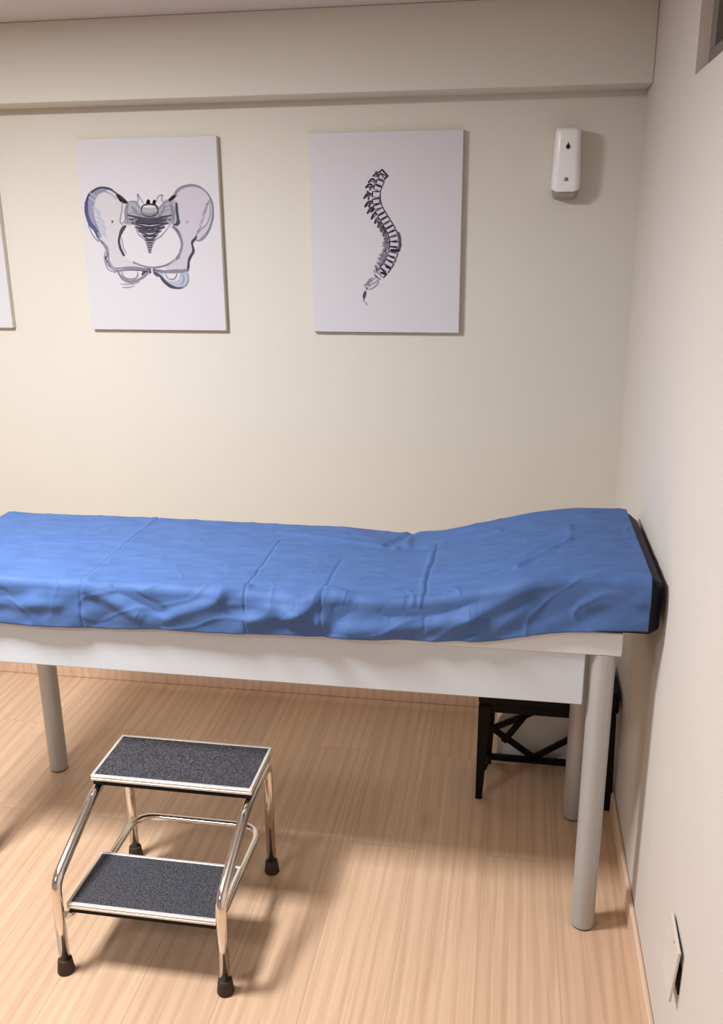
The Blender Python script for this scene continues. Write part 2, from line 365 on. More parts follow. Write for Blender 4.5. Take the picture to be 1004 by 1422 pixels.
# ------------------------------------------------------------------ canvases
inks = {'ink': lin(38, 34, 44), 'dark': lin(72, 70, 84), 'mid': lin(132, 130, 142), 'pale': lin(196, 193, 196), 'lilac': lin(190, 184, 194), 'blue': lin(140, 142, 164),
        'bluedk': lin(84, 86, 124), 'bluel': lin(168, 174, 192), 'greyl': lin(160, 162, 168), 'lilacdk': lin(168, 150, 186), 'purple': lin(92, 72, 104), 'white': lin(200, 196, 204)}
ink_m = {k: mat('print_'+k, v, .85, spec=.2) for k, v in inks.items()}
ink_k = list(inks)
def smooth_line(pts, n=6):
    if len(pts) < 3: return [Vector(p) for p in pts]
    P = [Vector(p) for p in pts]; P = [P[0]*2-P[1]]+P+[P[-1]*2-P[-2]]; out = []
    for i in range(1, len(P)-2):
        for k in range(n):
            t_ = k/n; a, b_, c, d = P[i-1], P[i], P[i+1], P[i+2]
            out.append(.5*((2*b_)+(c-a)*t_+(2*a-5*b_+4*c-d)*t_*t_+(3*b_-a-3*c+d)*t_**3))
    out.append(P[-2]); return out
def artprint(name, data, parent, y):
    bm = bmesh.new(); lay = 0
    for kind, col, w_, pts in data:
        lay += 1; yy = y-.0002-lay*.000008; mi = ink_k.index(col)
        if kind == 'f':
            L = smooth_line(pts+[pts[0]], 5)[:-1] if len(pts) > 5 else [Vector(p) for p in pts]
            vs = [bm.verts.new((p.x, yy, p.y)) for p in L]
            for tri in tessellate_polygon([[Vector((p.x, p.y, 0)) for p in L]]):
                try: f = bm.faces.new([vs[q] for q in tri]); f.material_index = mi
                except ValueError: pass
            continue
        L = smooth_line(pts); m_ = len(L); prev = None
        for i, p in enumerate(L):
            tn = (L[min(i+1, m_-1)]-L[max(i-1, 0)])
            if tn.length < 1e-9: continue
            tn.normalize(); nn = Vector((-tn.y, tn.x)); u = i/(m_-1)
            h = w_*.9*(.35+.65*math.sin(math.pi*min(1, max(0, .12+u*.76))))
            h *= 1+.25*noise.noise(Vector((p.x*120, p.y*120, lay)))
            a = bm.verts.new((p.x+nn.x*h, yy, p.y+nn.y*h)); b_ = bm.verts.new((p.x-nn.x*h, yy, p.y-nn.y*h))
            if prev: 
                f = bm.faces.new((prev[0], a, b_, prev[1])); f.material_index = mi
            prev = (a, b_)
    for f in bm.faces:
        f.normal_update()
        if f.normal.y > 0: f.normal_flip()
    me = bpy.data.meshes.new(name); bm.to_mesh(me); bm.free()
    for k in ink_k: me.materials.append(ink_m[k])
    o = bpy.data.objects.new(name, me); COL.objects.link(o); o.parent = parent; return o
CW, CH, CT = .475, .601, .0215
def canvas(x, z, label):
    r = empty('wall_picture', (x, -.001, z), label, 'picture', 'anatomy canvases on the back wall')
    bm = bmesh.new(); box(bm, 0, CW, -CT, 0, 0, CH)
    for f in bm.faces: f.normal_update(); f.material_index = 0 if abs(f.normal.y) > .9 else 1
    link('canvas', bm, [m_canvas, m_canvas_side], r, bevel=.002)
    return r
PELVIS=[('f','pale',0.0,[(0.0231,0.4115),(0.0347,0.4335),(0.0707,0.4522),(0.1077,0.4516),(0.1366,0.4321),(0.162,0.4071),(0.1449,0.3547),(0.1555,0.3351),(0.1274,0.2989),(0.1266,0.2707),(0.1378,0.2423),(0.1728,0.2137),(0.1903,0.1993),(0.1079,0.1908),(0.0843,0.2081),(0.073,0.2539),(0.0695,0.2823),(0.0523,0.2994),(0.0338,0.3333),(0.0222,0.3726)]),('f','lilac',0.0,[(0.3054,0.4081),(0.3315,0.4349),(0.3809,0.4558),(0.4219,0.4444),(0.4467,0.4118),(0.4505,0.3737),(0.4325,0.3246),(0.4063,0.2916),(0.3851,0.2917),(0.3719,0.2751),(0.3761,0.2471),(0.359,0.219),(0.354,0.1907),(0.2775,0.1993),(0.3164,0.2247),(0.338,0.2697),(0.3342,0.3032),(0.3121,0.3338),(0.3378,0.3529),(0.328,0.386)]),('f','blue',0.0,[(0.0216,0.4088),(0.0381,0.4362),(0.0706,0.4505),(0.101,0.4463),(0.0655,0.4303),(0.0503,0.4029),(0.0466,0.3668),(0.0583,0.3275),(0.0649,0.2993),(0.0497,0.305),(0.0312,0.339),(0.0203,0.3726)]),('f','bluel',0.0,[(0.2515,0.185),(0.277,0.1936),(0.2697,0.1793),(0.284,0.1621),(0.3181,0.1621),(0.329,0.185),(0.354,0.1907),(0.3555,0.1679),(0.3478,0.145),(0.3222,0.1334),(0.2978,0.1391),(0.2711,0.1563)]),('f','greyl',0.0,[(0.1648,0.4043),(0.1962,0.4121),(0.2129,0.3927),(0.2678,0.3921),(0.2937,0.4137),(0.3296,0.4078),(0.3321,0.3585),(0.3062,0.3367),(0.2394,0.3428),(0.1558,0.3379),(0.1531,0.3768)]),('s','dark',0.00511,[(0.161,0.3679),(0.1988,0.3598),(0.2214,0.3551),(0.2367,0.3544),(0.252,0.3548),(0.2753,0.359),(0.3138,0.3664)]),('s','ink',0.00199,[(0.1755,0.3578),(0.2059,0.3531),(0.2363,0.35),(0.2671,0.3525),(0.2979,0.3566)]),('s','dark',0.00488,[(0.1642,0.3557),(0.1999,0.3476),(0.2213,0.3429),(0.2357,0.3422),(0.2502,0.3427),(0.2722,0.3469),(0.3087,0.3543)]),('s','ink',0.00199,[(0.1779,0.3455),(0.2066,0.3408),(0.2353,0.3378),(0.2645,0.3403),(0.2936,0.3445)]),('s','dark',0.00466,[(0.1717,0.3434),(0.2031,0.3353),(0.222,0.3307),(0.2347,0.33),(0.2475,0.3305),(0.267,0.3348),(0.2993,0.3423)]),('s','ink',0.00199,[(0.1837,0.3332),(0.209,0.3286),(0.2343,0.3256),(0.2601,0.3282),(0.2859,0.3324)]),('s','dark',0.00443,[(0.183,0.3305),(0.2082,0.3224),(0.2234,0.3179),(0.2337,0.3172),(0.244,0.3177),(0.2598,0.3221),(0.2861,0.3296)]),('s','ink',0.00199,[(0.1925,0.3203),(0.2128,0.3157),(0.2333,0.3128),(0.2542,0.3154),(0.2751,0.3197)]),('s','dark',0.0042,[(0.1954,0.3175),(0.2139,0.3096),(0.225,0.305),(0.2326,0.3044),(0.2403,0.3049),(0.2521,0.3093),(0.2717,0.317)]),('s','ink',0.00199,[(0.2022,0.3074),(0.2172,0.3028),(0.2322,0.2999),(0.2477,0.3026),(0.2633,0.307)]),('s','dark',0.00397,[(0.2079,0.304),(0.2196,0.2961),(0.2266,0.2916),(0.2315,0.291),(0.2365,0.2915),(0.2442,0.2959),(0.2572,0.3037)]),('s','ink',0.00199,[(0.212,0.2939),(0.2215,0.2893),(0.2311,0.2865),(0.2412,0.2892),(0.2514,0.2937)]),('s','dark',0.00341,[(0.2154,0.2899),(0.2312,0.2876),(0.2474,0.2898)]),('s','dark',0.00341,[(0.217,0.2826),(0.2306,0.2803),(0.2446,0.2825)]),('s','dark',0.00341,[(0.2186,0.2753),(0.23,0.273),(0.2418,0.2752)]),('s','dark',0.00341,[(0.2202,0.268),(0.2295,0.2657),(0.239,0.2679)]),('s','dark',0.00341,[(0.2219,0.2606),(0.2289,0.2584),(0.2362,0.2606)]),('s','dark',0.00341,[(0.2235,0.2533),(0.2283,0.251),(0.2334,0.2533)]),('s','mid',0.00227,[(0.1815,0.3488),(0.1935,0.3097),(0.2164,0.2871),(0.2256,0.2488)]),('s','mid',0.00227,[(0.3062,0.3367),(0.2731,0.3036),(0.2472,0.287),(0.2293,0.2487)]),('s','dark',0.00341,[(0.2087,0.379),(0.2162,0.3954),(0.238,0.4007),(0.2619,0.3949),(0.2667,0.3784),(0.2535,0.3659),(0.2349,0.3627),(0.2169,0.3673),(0.2087,0.379)]),('s','mid',0.00454,[(0.2114,0.3751),(0.2354,0.3694),(0.2615,0.3746)]),('s','ink',0.00568,[(0.2307,0.4008),(0.2365,0.4116),(0.2392,0.4007)]),('s','ink',0.00454,[(0.2513,0.3989),(0.2571,0.4114),(0.2592,0.3988)]),('s','mid',0.00227,[(0.2197,0.4009),(0.2091,0.4202),(0.2009,0.4312),(0.2023,0.4121),(0.1922,0.4012)]),('s','mid',0.00227,[(0.2593,0.4004),(0.2701,0.4221),(0.2857,0.4274),(0.2814,0.4111),(0.2931,0.4055)]),('s','mid',0.00284,[(0.1651,0.407),(0.1868,0.4095),(0.2009,0.3956),(0.2089,0.3818)]),('s','mid',0.00284,[(0.3173,0.4052),(0.2994,0.4081),(0.2801,0.3947),(0.2681,0.3811)]),('s','mid',0.00284,[(0.147,0.3436),(0.172,0.3461),(0.1978,0.3598),(0.2084,0.3752)]),('s','mid',0.00284,[(0.3188,0.3421),(0.3011,0.3505),(0.2804,0.359),(0.2676,0.3745)]),('s','greyl',0.00284,[(0.1598,0.3823),(0.1818,0.3876),(0.2022,0.3752)]),('s','mid',0.0017,[(0.1619,0.3712),(0.1838,0.3754),(0.1983,0.3653)]),('s','mid',0.0017,[(0.2816,0.3744),(0.3036,0.3835),(0.3211,0.374)]),('s','mid',0.0017,[(0.2921,0.3918),(0.3105,0.3944),(0.3232,0.386)]),('s','dark',0.00284,[(0.1919,0.3626),(0.216,0.3568),(0.2366,0.3539),(0.2589,0.3564),(0.2898,0.3617)]),('s','dark',0.00454,[(0.1365,0.431),(0.1479,0.421),(0.1651,0.407)]),('s','ink',0.00681,[(0.1305,0.4322),(0.1442,0.4144),(0.1649,0.4054)]),('s','mid',0.00341,[(0.1305,0.4322),(0.1076,0.45),(0.0708,0.4527),(0.0381,0.4362),(0.0231,0.4115)]),('s','bluedk',0.00625,[(0.0292,0.4225),(0.0238,0.406),(0.0215,0.3726),(0.029,0.3474),(0.0429,0.3304),(0.0539,0.3152)]),('s','dark',0.00284,[(0.0231,0.4115),(0.0195,0.3771),(0.0258,0.3474),(0.0419,0.3209),(0.0533,0.2966),(0.0677,0.2834)]),('s','mid',0.00227,[(0.0218,0.339),(0.0343,0.308),(0.0512,0.2881),(0.0609,0.2908)]),('s','mid',0.0017,[(0.0435,0.4278),(0.0632,0.4386),(0.0882,0.441),(0.112,0.4324),(0.1289,0.4157)]),('s','dark',0.00341,[(0.0635,0.2852),(0.0804,0.2652),(0.0828,0.2453),(0.0729,0.2339),(0.082,0.2167),(0.0916,0.2052)]),('s','mid',0.00227,[(0.073,0.2539),(0.0688,0.2311),(0.0771,0.1995),(0.1043,0.1862)]),('s','mid',0.00227,[(0.1469,0.41),(0.1431,0.3825),(0.1339,0.3493),(0.1416,0.338)]),('s','ink',0.0017,[(0.1028,0.3484),(0.108,0.3506),(0.1088,0.3461),(0.1037,0.3451)]),('s','mid',0.0017,[(0.1648,0.4043),(0.1539,0.3851),(0.153,0.3547),(0.1393,0.3409)]),('s','dark',0.00625,[(0.1512,0.3352),(0.1375,0.3213),(0.1276,0.3017)]),('s','dark',0.00397,[(0.1276,0.3017),(0.124,0.2764),(0.1297,0.2565),(0.1388,0.2394)]),('s','mid',0.0017,[(0.1355,0.2989),(0.1373,0.2706),(0.1477,0.2479)]),('s','mid',0.00284,[(0.1673,0.2222),(0.1913,0.2108),(0.225,0.2039)]),('s','ink',0.00625,[(0.3056,0.4108),(0.3183,0.4188),(0.3323,0.4295)]),('s','mid',0.00284,[(0.3249,0.4269),(0.3443,0.4455),(0.3809,0.4558),(0.419,0.4455),(0.4414,0.4226),(0.4488,0.3955)]),('s','mid',0.00284,[(0.4488,0.3955),(0.4516,0.3628),(0.4385,0.3246),(0.4156,0.2943),(0.394,0.2872),(0.3875,0.3),(0.4083,0.322)]),('s','mid',0.0017,[(0.4408,0.4118),(0.4427,0.3738),(0.4305,0.3411),(0.4114,0.3237),(0.3926,0.3139)]),('s','dark',0.00341,[(0.3306,0.405),(0.33,0.3805),(0.3309,0.3585),(0.3372,0.3447),(0.3274,0.3354),(0.3155,0.3393)]),('s','lilacdk',0.00227,[(0.3564,0.3429),(0.3617,0.3483),(0.3662,0.3439),(0.3598,0.3395)]),('s','dark',0.00397,[(0.3119,0.3322),(0.3318,0.3115),(0.34,0.2808),(0.3337,0.2529),(0.3168,0.2304)]),('s','mid',0.00227,[(0.3168,0.2304),(0.2783,0.2106),(0.2344,0.2039)]),('s','dark',0.00284,[(0.3916,0.2972),(0.3753,0.2807),(0.3771,0.2527),(0.3628,0.2303),(0.3588,0.2162)]),('s','mid',0.00284,[(0.3311,0.2585),(0.3291,0.2303)]),('s','dark',0.00454,[(0.3579,0.2218),(0.3582,0.2077),(0.3521,0.1907)]),('s','mid',0.00284,[(0.1027,0.2023),(0.1341,0.2011),(0.178,0.2011),(0.2091,0.1993)]),('s','dark',0.00284,[(0.1048,0.1908),(0.1398,0.1954),(0.1838,0.1953),(0.2115,0.1907)]),('s','mid',0.00284,[(0.1256,0.1908),(0.1287,0.1764),(0.1467,0.1666),(0.1721,0.1689),(0.1814,0.1821),(0.1802,0.1908)]),('s','mid',0.00397,[(0.1141,0.1896),(0.125,0.1706),(0.1492,0.1591),(0.1746,0.162),(0.2007,0.1735),(0.2209,0.1907)]),('s','mid',0.0017,[(0.1168,0.1503),(0.142,0.1492),(0.1674,0.1516),(0.1869,0.1591)]),('s','mid',0.0017,[(0.1222,0.1399),(0.1442,0.1388),(0.1668,0.1446)]),('s','dark',0.00568,[(0.1949,0.1793),(0.2052,0.1896),(0.2213,0.1965),(0.2254,0.185)]),('s','purple',0.00681,[(0.239,0.1993),(0.2422,0.185),(0.2571,0.1764)]),('s','dark',0.00341,[(0.2398,0.1936),(0.2769,0.1918),(0.3141,0.1935),(0.3543,0.1952)]),('s','dark',0.00625,[(0.2572,0.1781),(0.2713,0.1592),(0.2919,0.1437),(0.3132,0.1374)]),('s','mid',0.00227,[(0.3132,0.1374),(0.3415,0.1438),(0.3551,0.1622),(0.3536,0.185)]),('s','mid',0.00227,[(0.2764,0.185),(0.2845,0.169),(0.3028,0.1655),(0.3141,0.1764),(0.3169,0.1895)]),('s','mid',0.0017,[(0.332,0.185),(0.3401,0.1679),(0.3294,0.1478)]),('s','dark',0.00107,[(0.134,0.4346),(0.1055,0.4497),(0.0703,0.4529),(0.0355,0.4366),(0.0207,0.4121)]),('s','dark',0.00148,[(0.1354,0.4316),(0.1064,0.4515),(0.0677,0.4528),(0.0364,0.4349),(0.0221,0.4117)]),('s','dark',0.00115,[(0.1359,0.4301),(0.1064,0.4466),(0.0726,0.4505),(0.0376,0.4322),(0.0235,0.4065)]),('s','dark',0.00108,[(0.139,0.4311),(0.1084,0.4495),(0.0741,0.453),(0.0384,0.434),(0.0242,0.4086)]),('s','dark',0.00153,[(0.1353,0.4322),(0.1062,0.4493),(0.0698,0.453),(0.0389,0.436),(0.0228,0.4083)]),('s','bluedk',0.00157,[(0.0207,0.4118),(0.0165,0.3795),(0.0231,0.3482),(0.039,0.3248),(0.0536,0.3013)]),('s','bluedk',0.0013,[(0.0236,0.4036),(0.0233,0.3721),(0.0307,0.3406),(0.0469,0.3191),(0.056,0.2959)]),('s','bluedk',0.00251,[(0.0193,0.4113),(0.0159,0.3775),(0.0254,0.346),(0.0402,0.3243),(0.0542,0.3006)]),('s','bluedk',0.00135,[(0.0193,0.4116),(0.0172,0.3804),(0.0253,0.3489),(0.0437,0.3268),(0.0533,0.3019)]),('s','bluedk',0.00189,[(0.0207,0.4053),(0.0177,0.3719),(0.0251,0.3395),(0.044,0.3182),(0.0526,0.2964)]),('s','bluedk',0.00157,[(0.0223,0.4122),(0.0167,0.3763),(0.0255,0.3453),(0.0414,0.323),(0.0539,0.3007)]),('s','mid',0.0014,[(0.0644,0.2839),(0.0839,0.2638),(0.0828,0.2419),(0.0852,0.2162),(0.108,0.1896)]),('s','mid',0.00162,[(0.0661,0.2821),(0.0798,0.2621),(0.0842,0.2404),(0.0813,0.2138),(0.1043,0.1865)]),('s','mid',0.00149,[(0.0658,0.2884),(0.083,0.2673),(0.0822,0.2477),(0.0855,0.2219),(0.108,0.1945)]),('s','mid',0.0024,[(0.066,0.2816),(0.0817,0.2624),(0.083,0.2388),(0.0855,0.2145),(0.1074,0.189)]),('s','mid',0.0019,[(0.0606,0.2841),(0.0749,0.265),(0.0781,0.2416),(0.0758,0.2148),(0.1018,0.1903)]),('s','dark',0.00228,[(0.151,0.337),(0.1285,0.3011),(0.1244,0.2786),(0.1399,0.2419)]),('s','dark',0.00237,[(0.1525,0.3371),(0.1299,0.3033),(0.1246,0.2757),(0.1388,0.2418)]),('s','dark',0.0015,[(0.1468,0.3323),(0.1245,0.2987),(0.1236,0.2727),(0.1341,0.2399)]),('s','dark',0.00219,[(0.1517,0.3367),(0.1276,0.3007),(0.1251,0.2756),(0.1413,0.2419)]),('s','dark',0.00168,[(0.1542,0.3344),(0.1313,0.3015),(0.128,0.2745),(0.141,0.2416)]),('s','mid',0.00174,[(0.3094,0.3313),(0.3271,0.3106),(0.338,0.2798),(0.3286,0.2456),(0.3139,0.2288)]),('s','mid',0.00179,[(0.3149,0.3364),(0.3336,0.3152),(0.3406,0.2856),(0.3297,0.2489),(0.3192,0.2326)]),('s','mid',0.00148,[(0.3146,0.3287),(0.3343,0.3065),(0.3432,0.2757),(0.3312,0.2432),(0.3198,0.226)]),('s','mid',0.00166,[(0.3144,0.3299),(0.3329,0.3076),(0.3416,0.2789),(0.3302,0.2452),(0.318,0.2261)]),('s','mid',0.00179,[(0.3166,0.3336),(0.335,0.3139),(0.3423,0.2815),(0.3344,0.2476),(0.3197,0.2296)]),('s','mid',0.00082,[(0.3276,0.4275),(0.3468,0.4474),(0.3814,0.4593),(0.4192,0.4487),(0.4476,0.4154),(0.453,0.3744),(0.4323,0.322),(0.4029,0.2923)]),('s','mid',0.00119,[(0.3286,0.4264),(0.3465,0.4454),(0.3816,0.4561),(0.4205,0.4456),(0.4455,0.4117),(0.4521,0.3685),(0.4349,0.3171),(0.4026,0.2861)]),('s','mid',0.0012,[(0.3282,0.4247),(0.3471,0.4441),(0.3822,0.4532),(0.4217,0.4455),(0.4465,0.4118),(0.4527,0.3699),(0.4354,0.3164),(0.4022,0.2878)]),('s','mid',0.00144,[(0.3227,0.4285),(0.3428,0.4497),(0.3818,0.4578),(0.4177,0.4484),(0.4446,0.4168),(0.4493,0.373),(0.4336,0.3215),(0.4012,0.2905)]),('s','dark',0.00187,[(0.33,0.4041),(0.3305,0.3768),(0.3311,0.3502),(0.3218,0.3339)]),('s','dark',0.00128,[(0.3284,0.4037),(0.327,0.3783),(0.33,0.3527),(0.3191,0.3344)]),('s','dark',0.00169,[(0.3339,0.4021),(0.3339,0.3763),(0.3351,0.3518),(0.3249,0.334)]),('s','dark',0.00128,[(0.3299,0.4058),(0.3324,0.3785),(0.334,0.3536),(0.3233,0.3348)]),('s','dark',0.00188,[(0.3923,0.3007),(0.3738,0.2838),(0.3757,0.2567),(0.3596,0.229),(0.3553,0.1966)]),('s','dark',0.00142,[(0.3948,0.3003),(0.3777,0.2806),(0.3808,0.253),(0.3626,0.2256),(0.3574,0.1944)]),('s','dark',0.00104,[(0.3925,0.2983),(0.3741,0.2823),(0.3764,0.2548),(0.3615,0.2278),(0.3537,0.1969)]),('s','dark',0.00129,[(0.391,0.2995),(0.3742,0.2835),(0.3758,0.2548),(0.3598,0.2297),(0.3527,0.1958)]),('s','dark',0.00153,[(0.3914,0.2947),(0.3763,0.276),(0.3772,0.2505),(0.3632,0.2228),(0.3566,0.1911)]),('s','dark',0.00195,[(0.256,0.1758),(0.2705,0.1573),(0.2965,0.1382),(0.3343,0.1391)]),('s','dark',0.00136,[(0.2556,0.179),(0.2673,0.1587),(0.2933,0.1425),(0.3332,0.1389)]),('s','dark',0.00108,[(0.2598,0.1741),(0.273,0.1547),(0.2976,0.138),(0.3348,0.136)]),('s','dark',0.00139,[(0.2584,0.1767),(0.2727,0.1605),(0.297,0.141),(0.3344,0.1387)]),('s','mid',0.00137,[(0.1107,0.1879),(0.1299,0.1666),(0.1518,0.1547),(0.1905,0.1713),(0.2169,0.1886)]),('s','mid',0.00153,[(0.1142,0.1868),(0.1335,0.1634),(0.1557,0.1542),(0.1958,0.1676),(0.2225,0.1885)]),('s','mid',0.00177,[(0.1096,0.1887),(0.1258,0.1641),(0.1525,0.1551),(0.1916,0.1683),(0.2153,0.1881)]),('s','mid',0.00176,[(0.1131,0.1891),(0.133,0.167),(0.1545,0.1576),(0.1942,0.1701),(0.2209,0.1895)]),('s','mid',0.00128,[(0.1647,0.2189),(0.2243,0.2052),(0.2752,0.2099),(0.3145,0.2308)]),('s','mid',0.00113,[(0.1684,0.2201),(0.2281,0.2037),(0.2797,0.2103),(0.32,0.2328)]),('s','mid',0.00083,[(0.1708,0.2158),(0.2276,0.2006),(0.2796,0.2079),(0.3187,0.2255)]),('s','mid',0.00098,[(0.1655,0.218),(0.2243,0.2042),(0.2759,0.2108),(0.3146,0.2282)]),('s','dark',0.0022,[(0.1971,0.3621),(0.2451,0.3566),(0.2978,0.3616)]),('s','dark',0.00294,[(0.1993,0.3579),(0.2412,0.3552),(0.2952,0.3607)]),('s','dark',0.00251,[(0.1909,0.3611),(0.2353,0.3554),(0.2892,0.3642)]),('s','dark',0.00169,[(0.1915,0.3613),(0.2349,0.3556),(0.289,0.3633)]),('s','dark',0.003,[(0.1933,0.361),(0.2398,0.3562),(0.292,0.3636)]),('s','dark',0.00236,[(0.1953,0.3534),(0.24,0.3479),(0.2949,0.355)]),('s','dark',0.00183,[(0.1943,0.3524),(0.2384,0.3456),(0.2907,0.3549)]),('s','dark',0.00199,[(0.187,0.3586),(0.2326,0.3523),(0.2852,0.3583)]),('s','dark',0.00276,[(0.1863,0.3468),(0.231,0.3433),(0.2872,0.3507)]),('s','dark',0.00128,[(0.1929,0.3233),(0.2238,0.313),(0.2618,0.3234)]),('s','dark',0.00221,[(0.1963,0.3315),(0.2305,0.3201),(0.2631,0.3313)]),('s','dark',0.00222,[(0.2101,0.3286),(0.2417,0.3193),(0.2783,0.3313)]),('s','dark',0.00201,[(0.1985,0.3237),(0.2307,0.313),(0.266,0.326)]),('s','dark',0.00131,[(0.1991,0.335),(0.2319,0.3215),(0.2682,0.3319)]),('s','dark',0.00241,[(0.1975,0.3252),(0.2288,0.3138),(0.2669,0.3244)]),('s','dark',0.00183,[(0.2075,0.3246),(0.2394,0.3141),(0.276,0.326)]),('s','mid',0.00192,[(0.1045,0.2002),(0.1632,0.2053),(0.2198,0.1994)]),('s','mid',0.00145,[(0.1053,0.1986),(0.1655,0.2023),(0.2206,0.1963)]),('s','mid',0.00131,[(0.1035,0.1948),(0.1639,0.197),(0.221,0.1937)]),('s','mid',0.00183,[(0.1115,0.1926),(0.1709,0.198),(0.2258,0.1931)]),('s','mid',0.00178,[(0.1086,0.1937),(0.1685,0.1973),(0.2245,0.1939)]),('s','mid',0.00191,[(0.2352,0.1903),(0.2989,0.1866),(0.3491,0.1899)]),('s','mid',0.0013,[(0.2406,0.1929),(0.3038,0.1894),(0.3572,0.1945)]),('s','mid',0.00165,[(0.241,0.1966),(0.3028,0.1927),(0.3557,0.1987)]),('s','mid',0.00161,[(0.2398,0.1922),(0.3031,0.1923),(0.3547,0.1964)]),('s','mid',0.0019,[(0.1618,0.4044),(0.1586,0.3807),(0.1567,0.3535)]),('s','mid',0.00109,[(0.1658,0.4021),(0.1605,0.3766),(0.1606,0.3489)]),('s','mid',0.00186,[(0.1683,0.4034),(0.1601,0.3785),(0.1617,0.3484)]),('s','mid',0.0014,[(0.1649,0.3992),(0.1599,0.3744),(0.1581,0.3462)]),('s','mid',0.00131,[(0.1664,0.3971),(0.1583,0.3725),(0.1617,0.3441)]),('s','mid',0.00158,[(0.3133,0.4004),(0.3158,0.3748),(0.3153,0.35)]),('s','mid',0.00149,[(0.3078,0.4034),(0.3126,0.3778),(0.3125,0.3524)]),('s','mid',0.0013,[(0.3154,0.4007),(0.3177,0.3741),(0.3148,0.3469)]),('s','mid',0.00175,[(0.3134,0.3996),(0.3207,0.3776),(0.3179,0.3495)]),('s','mid',0.00221,[(0.1772,0.3959),(0.1869,0.3804),(0.2052,0.3681)]),('s','mid',0.0017,[(0.1873,0.3929),(0.1976,0.3759),(0.2142,0.3665)]),('s','mid',0.00223,[(0.1792,0.3902),(0.1887,0.3749),(0.208,0.365)]),('s','mid',0.00205,[(0.1814,0.3938),(0.1918,0.3771),(0.2088,0.3658)]),('s','mid',0.00179,[(0.289,0.3935),(0.2805,0.3777),(0.2625,0.3609)]),('s','mid',0.00214,[(0.293,0.3978),(0.2832,0.3817),(0.2662,0.3665)]),('s','mid',0.00226,[(0.2882,0.3934),(0.2799,0.3758),(0.2621,0.3597)]),('s','mid',0.00177,[(0.2894,0.3939),(0.2821,0.3766),(0.2646,0.3597)]),('s','bluel',0.00227,[(0.0449,0.3888),(0.0604,0.3819),(0.0682,0.3729)]),('s','bluel',0.00227,[(0.0549,0.359),(0.0705,0.3522),(0.0783,0.3432)]),('s','bluel',0.00227,[(0.0541,0.3606),(0.0696,0.3537),(0.0775,0.3447)]),('s','bluel',0.00227,[(0.0492,0.3656),(0.0648,0.3588),(0.0726,0.3497)]),('s','bluel',0.00227,[(0.0545,0.3624),(0.07,0.3555),(0.0779,0.3465)]),('s','bluel',0.00227,[(0.0496,0.3517),(0.0652,0.3449),(0.073,0.3358)]),('s','bluel',0.00227,[(0.0332,0.4227),(0.0487,0.4159),(0.0565,0.4069)]),('s','bluel',0.00227,[(0.0394,0.3956),(0.0549,0.3887),(0.0628,0.3798)]),('s','bluel',0.00227,[(0.0602,0.342),(0.0757,0.3352),(0.0836,0.3261)]),('s','bluel',0.00227,[(0.0435,0.389),(0.059,0.3821),(0.0668,0.3731)]),('s','bluel',0.00227,[(0.0577,0.3159),(0.0733,0.309),(0.0812,0.3)]),('s','bluel',0.00227,[(0.0345,0.4388),(0.05,0.432),(0.0577,0.4231)]),('s','bluel',0.00227,[(0.0426,0.3804),(0.0582,0.3736),(0.066,0.3646)]),('s','bluel',0.00227,[(0.0536,0.3467),(0.0691,0.3399),(0.077,0.3308)]),('s','bluel',0.00227,[(0.0563,0.3252),(0.0719,0.3184),(0.0798,0.3093)]),('s','bluel',0.00227,[(0.0557,0.3351),(0.0713,0.3283),(0.0791,0.3192)]),('s','mid',0.00114,[(0.4336,0.3916),(0.4284,0.384),(0.4195,0.3765)]),('s','lilacdk',0.00114,[(0.4168,0.3503),(0.4115,0.3426),(0.4026,0.335)]),('s','lilacdk',0.00114,[(0.4175,0.3519),(0.4122,0.3442),(0.4033,0.3366)]),('s','mid',0.00114,[(0.4099,0.3333),(0.4046,0.3257),(0.3957,0.318)]),('s','lilacdk',0.00114,[(0.4367,0.3992),(0.4315,0.3917),(0.4226,0.3842)]),('s','lilacdk',0.00114,[(0.4419,0.4121),(0.4367,0.4045),(0.4279,0.3971)]),('s','mid',0.00114,[(0.4307,0.3845),(0.4255,0.3769),(0.4166,0.3694)]),('s','lilacdk',0.00114,[(0.4337,0.3919),(0.4285,0.3843),(0.4196,0.3768)]),('s','lilacdk',0.00114,[(0.4291,0.3805),(0.4239,0.373),(0.415,0.3654)]),('s','mid',0.00114,[(0.4406,0.4088),(0.4354,0.4013),(0.4266,0.3938)]),('s','lilacdk',0.00114,[(0.4212,0.3611),(0.4159,0.3535),(0.407,0.3459)]),('s','lilacdk',0.00114,[(0.4277,0.377),(0.4224,0.3695),(0.4136,0.3619)])]
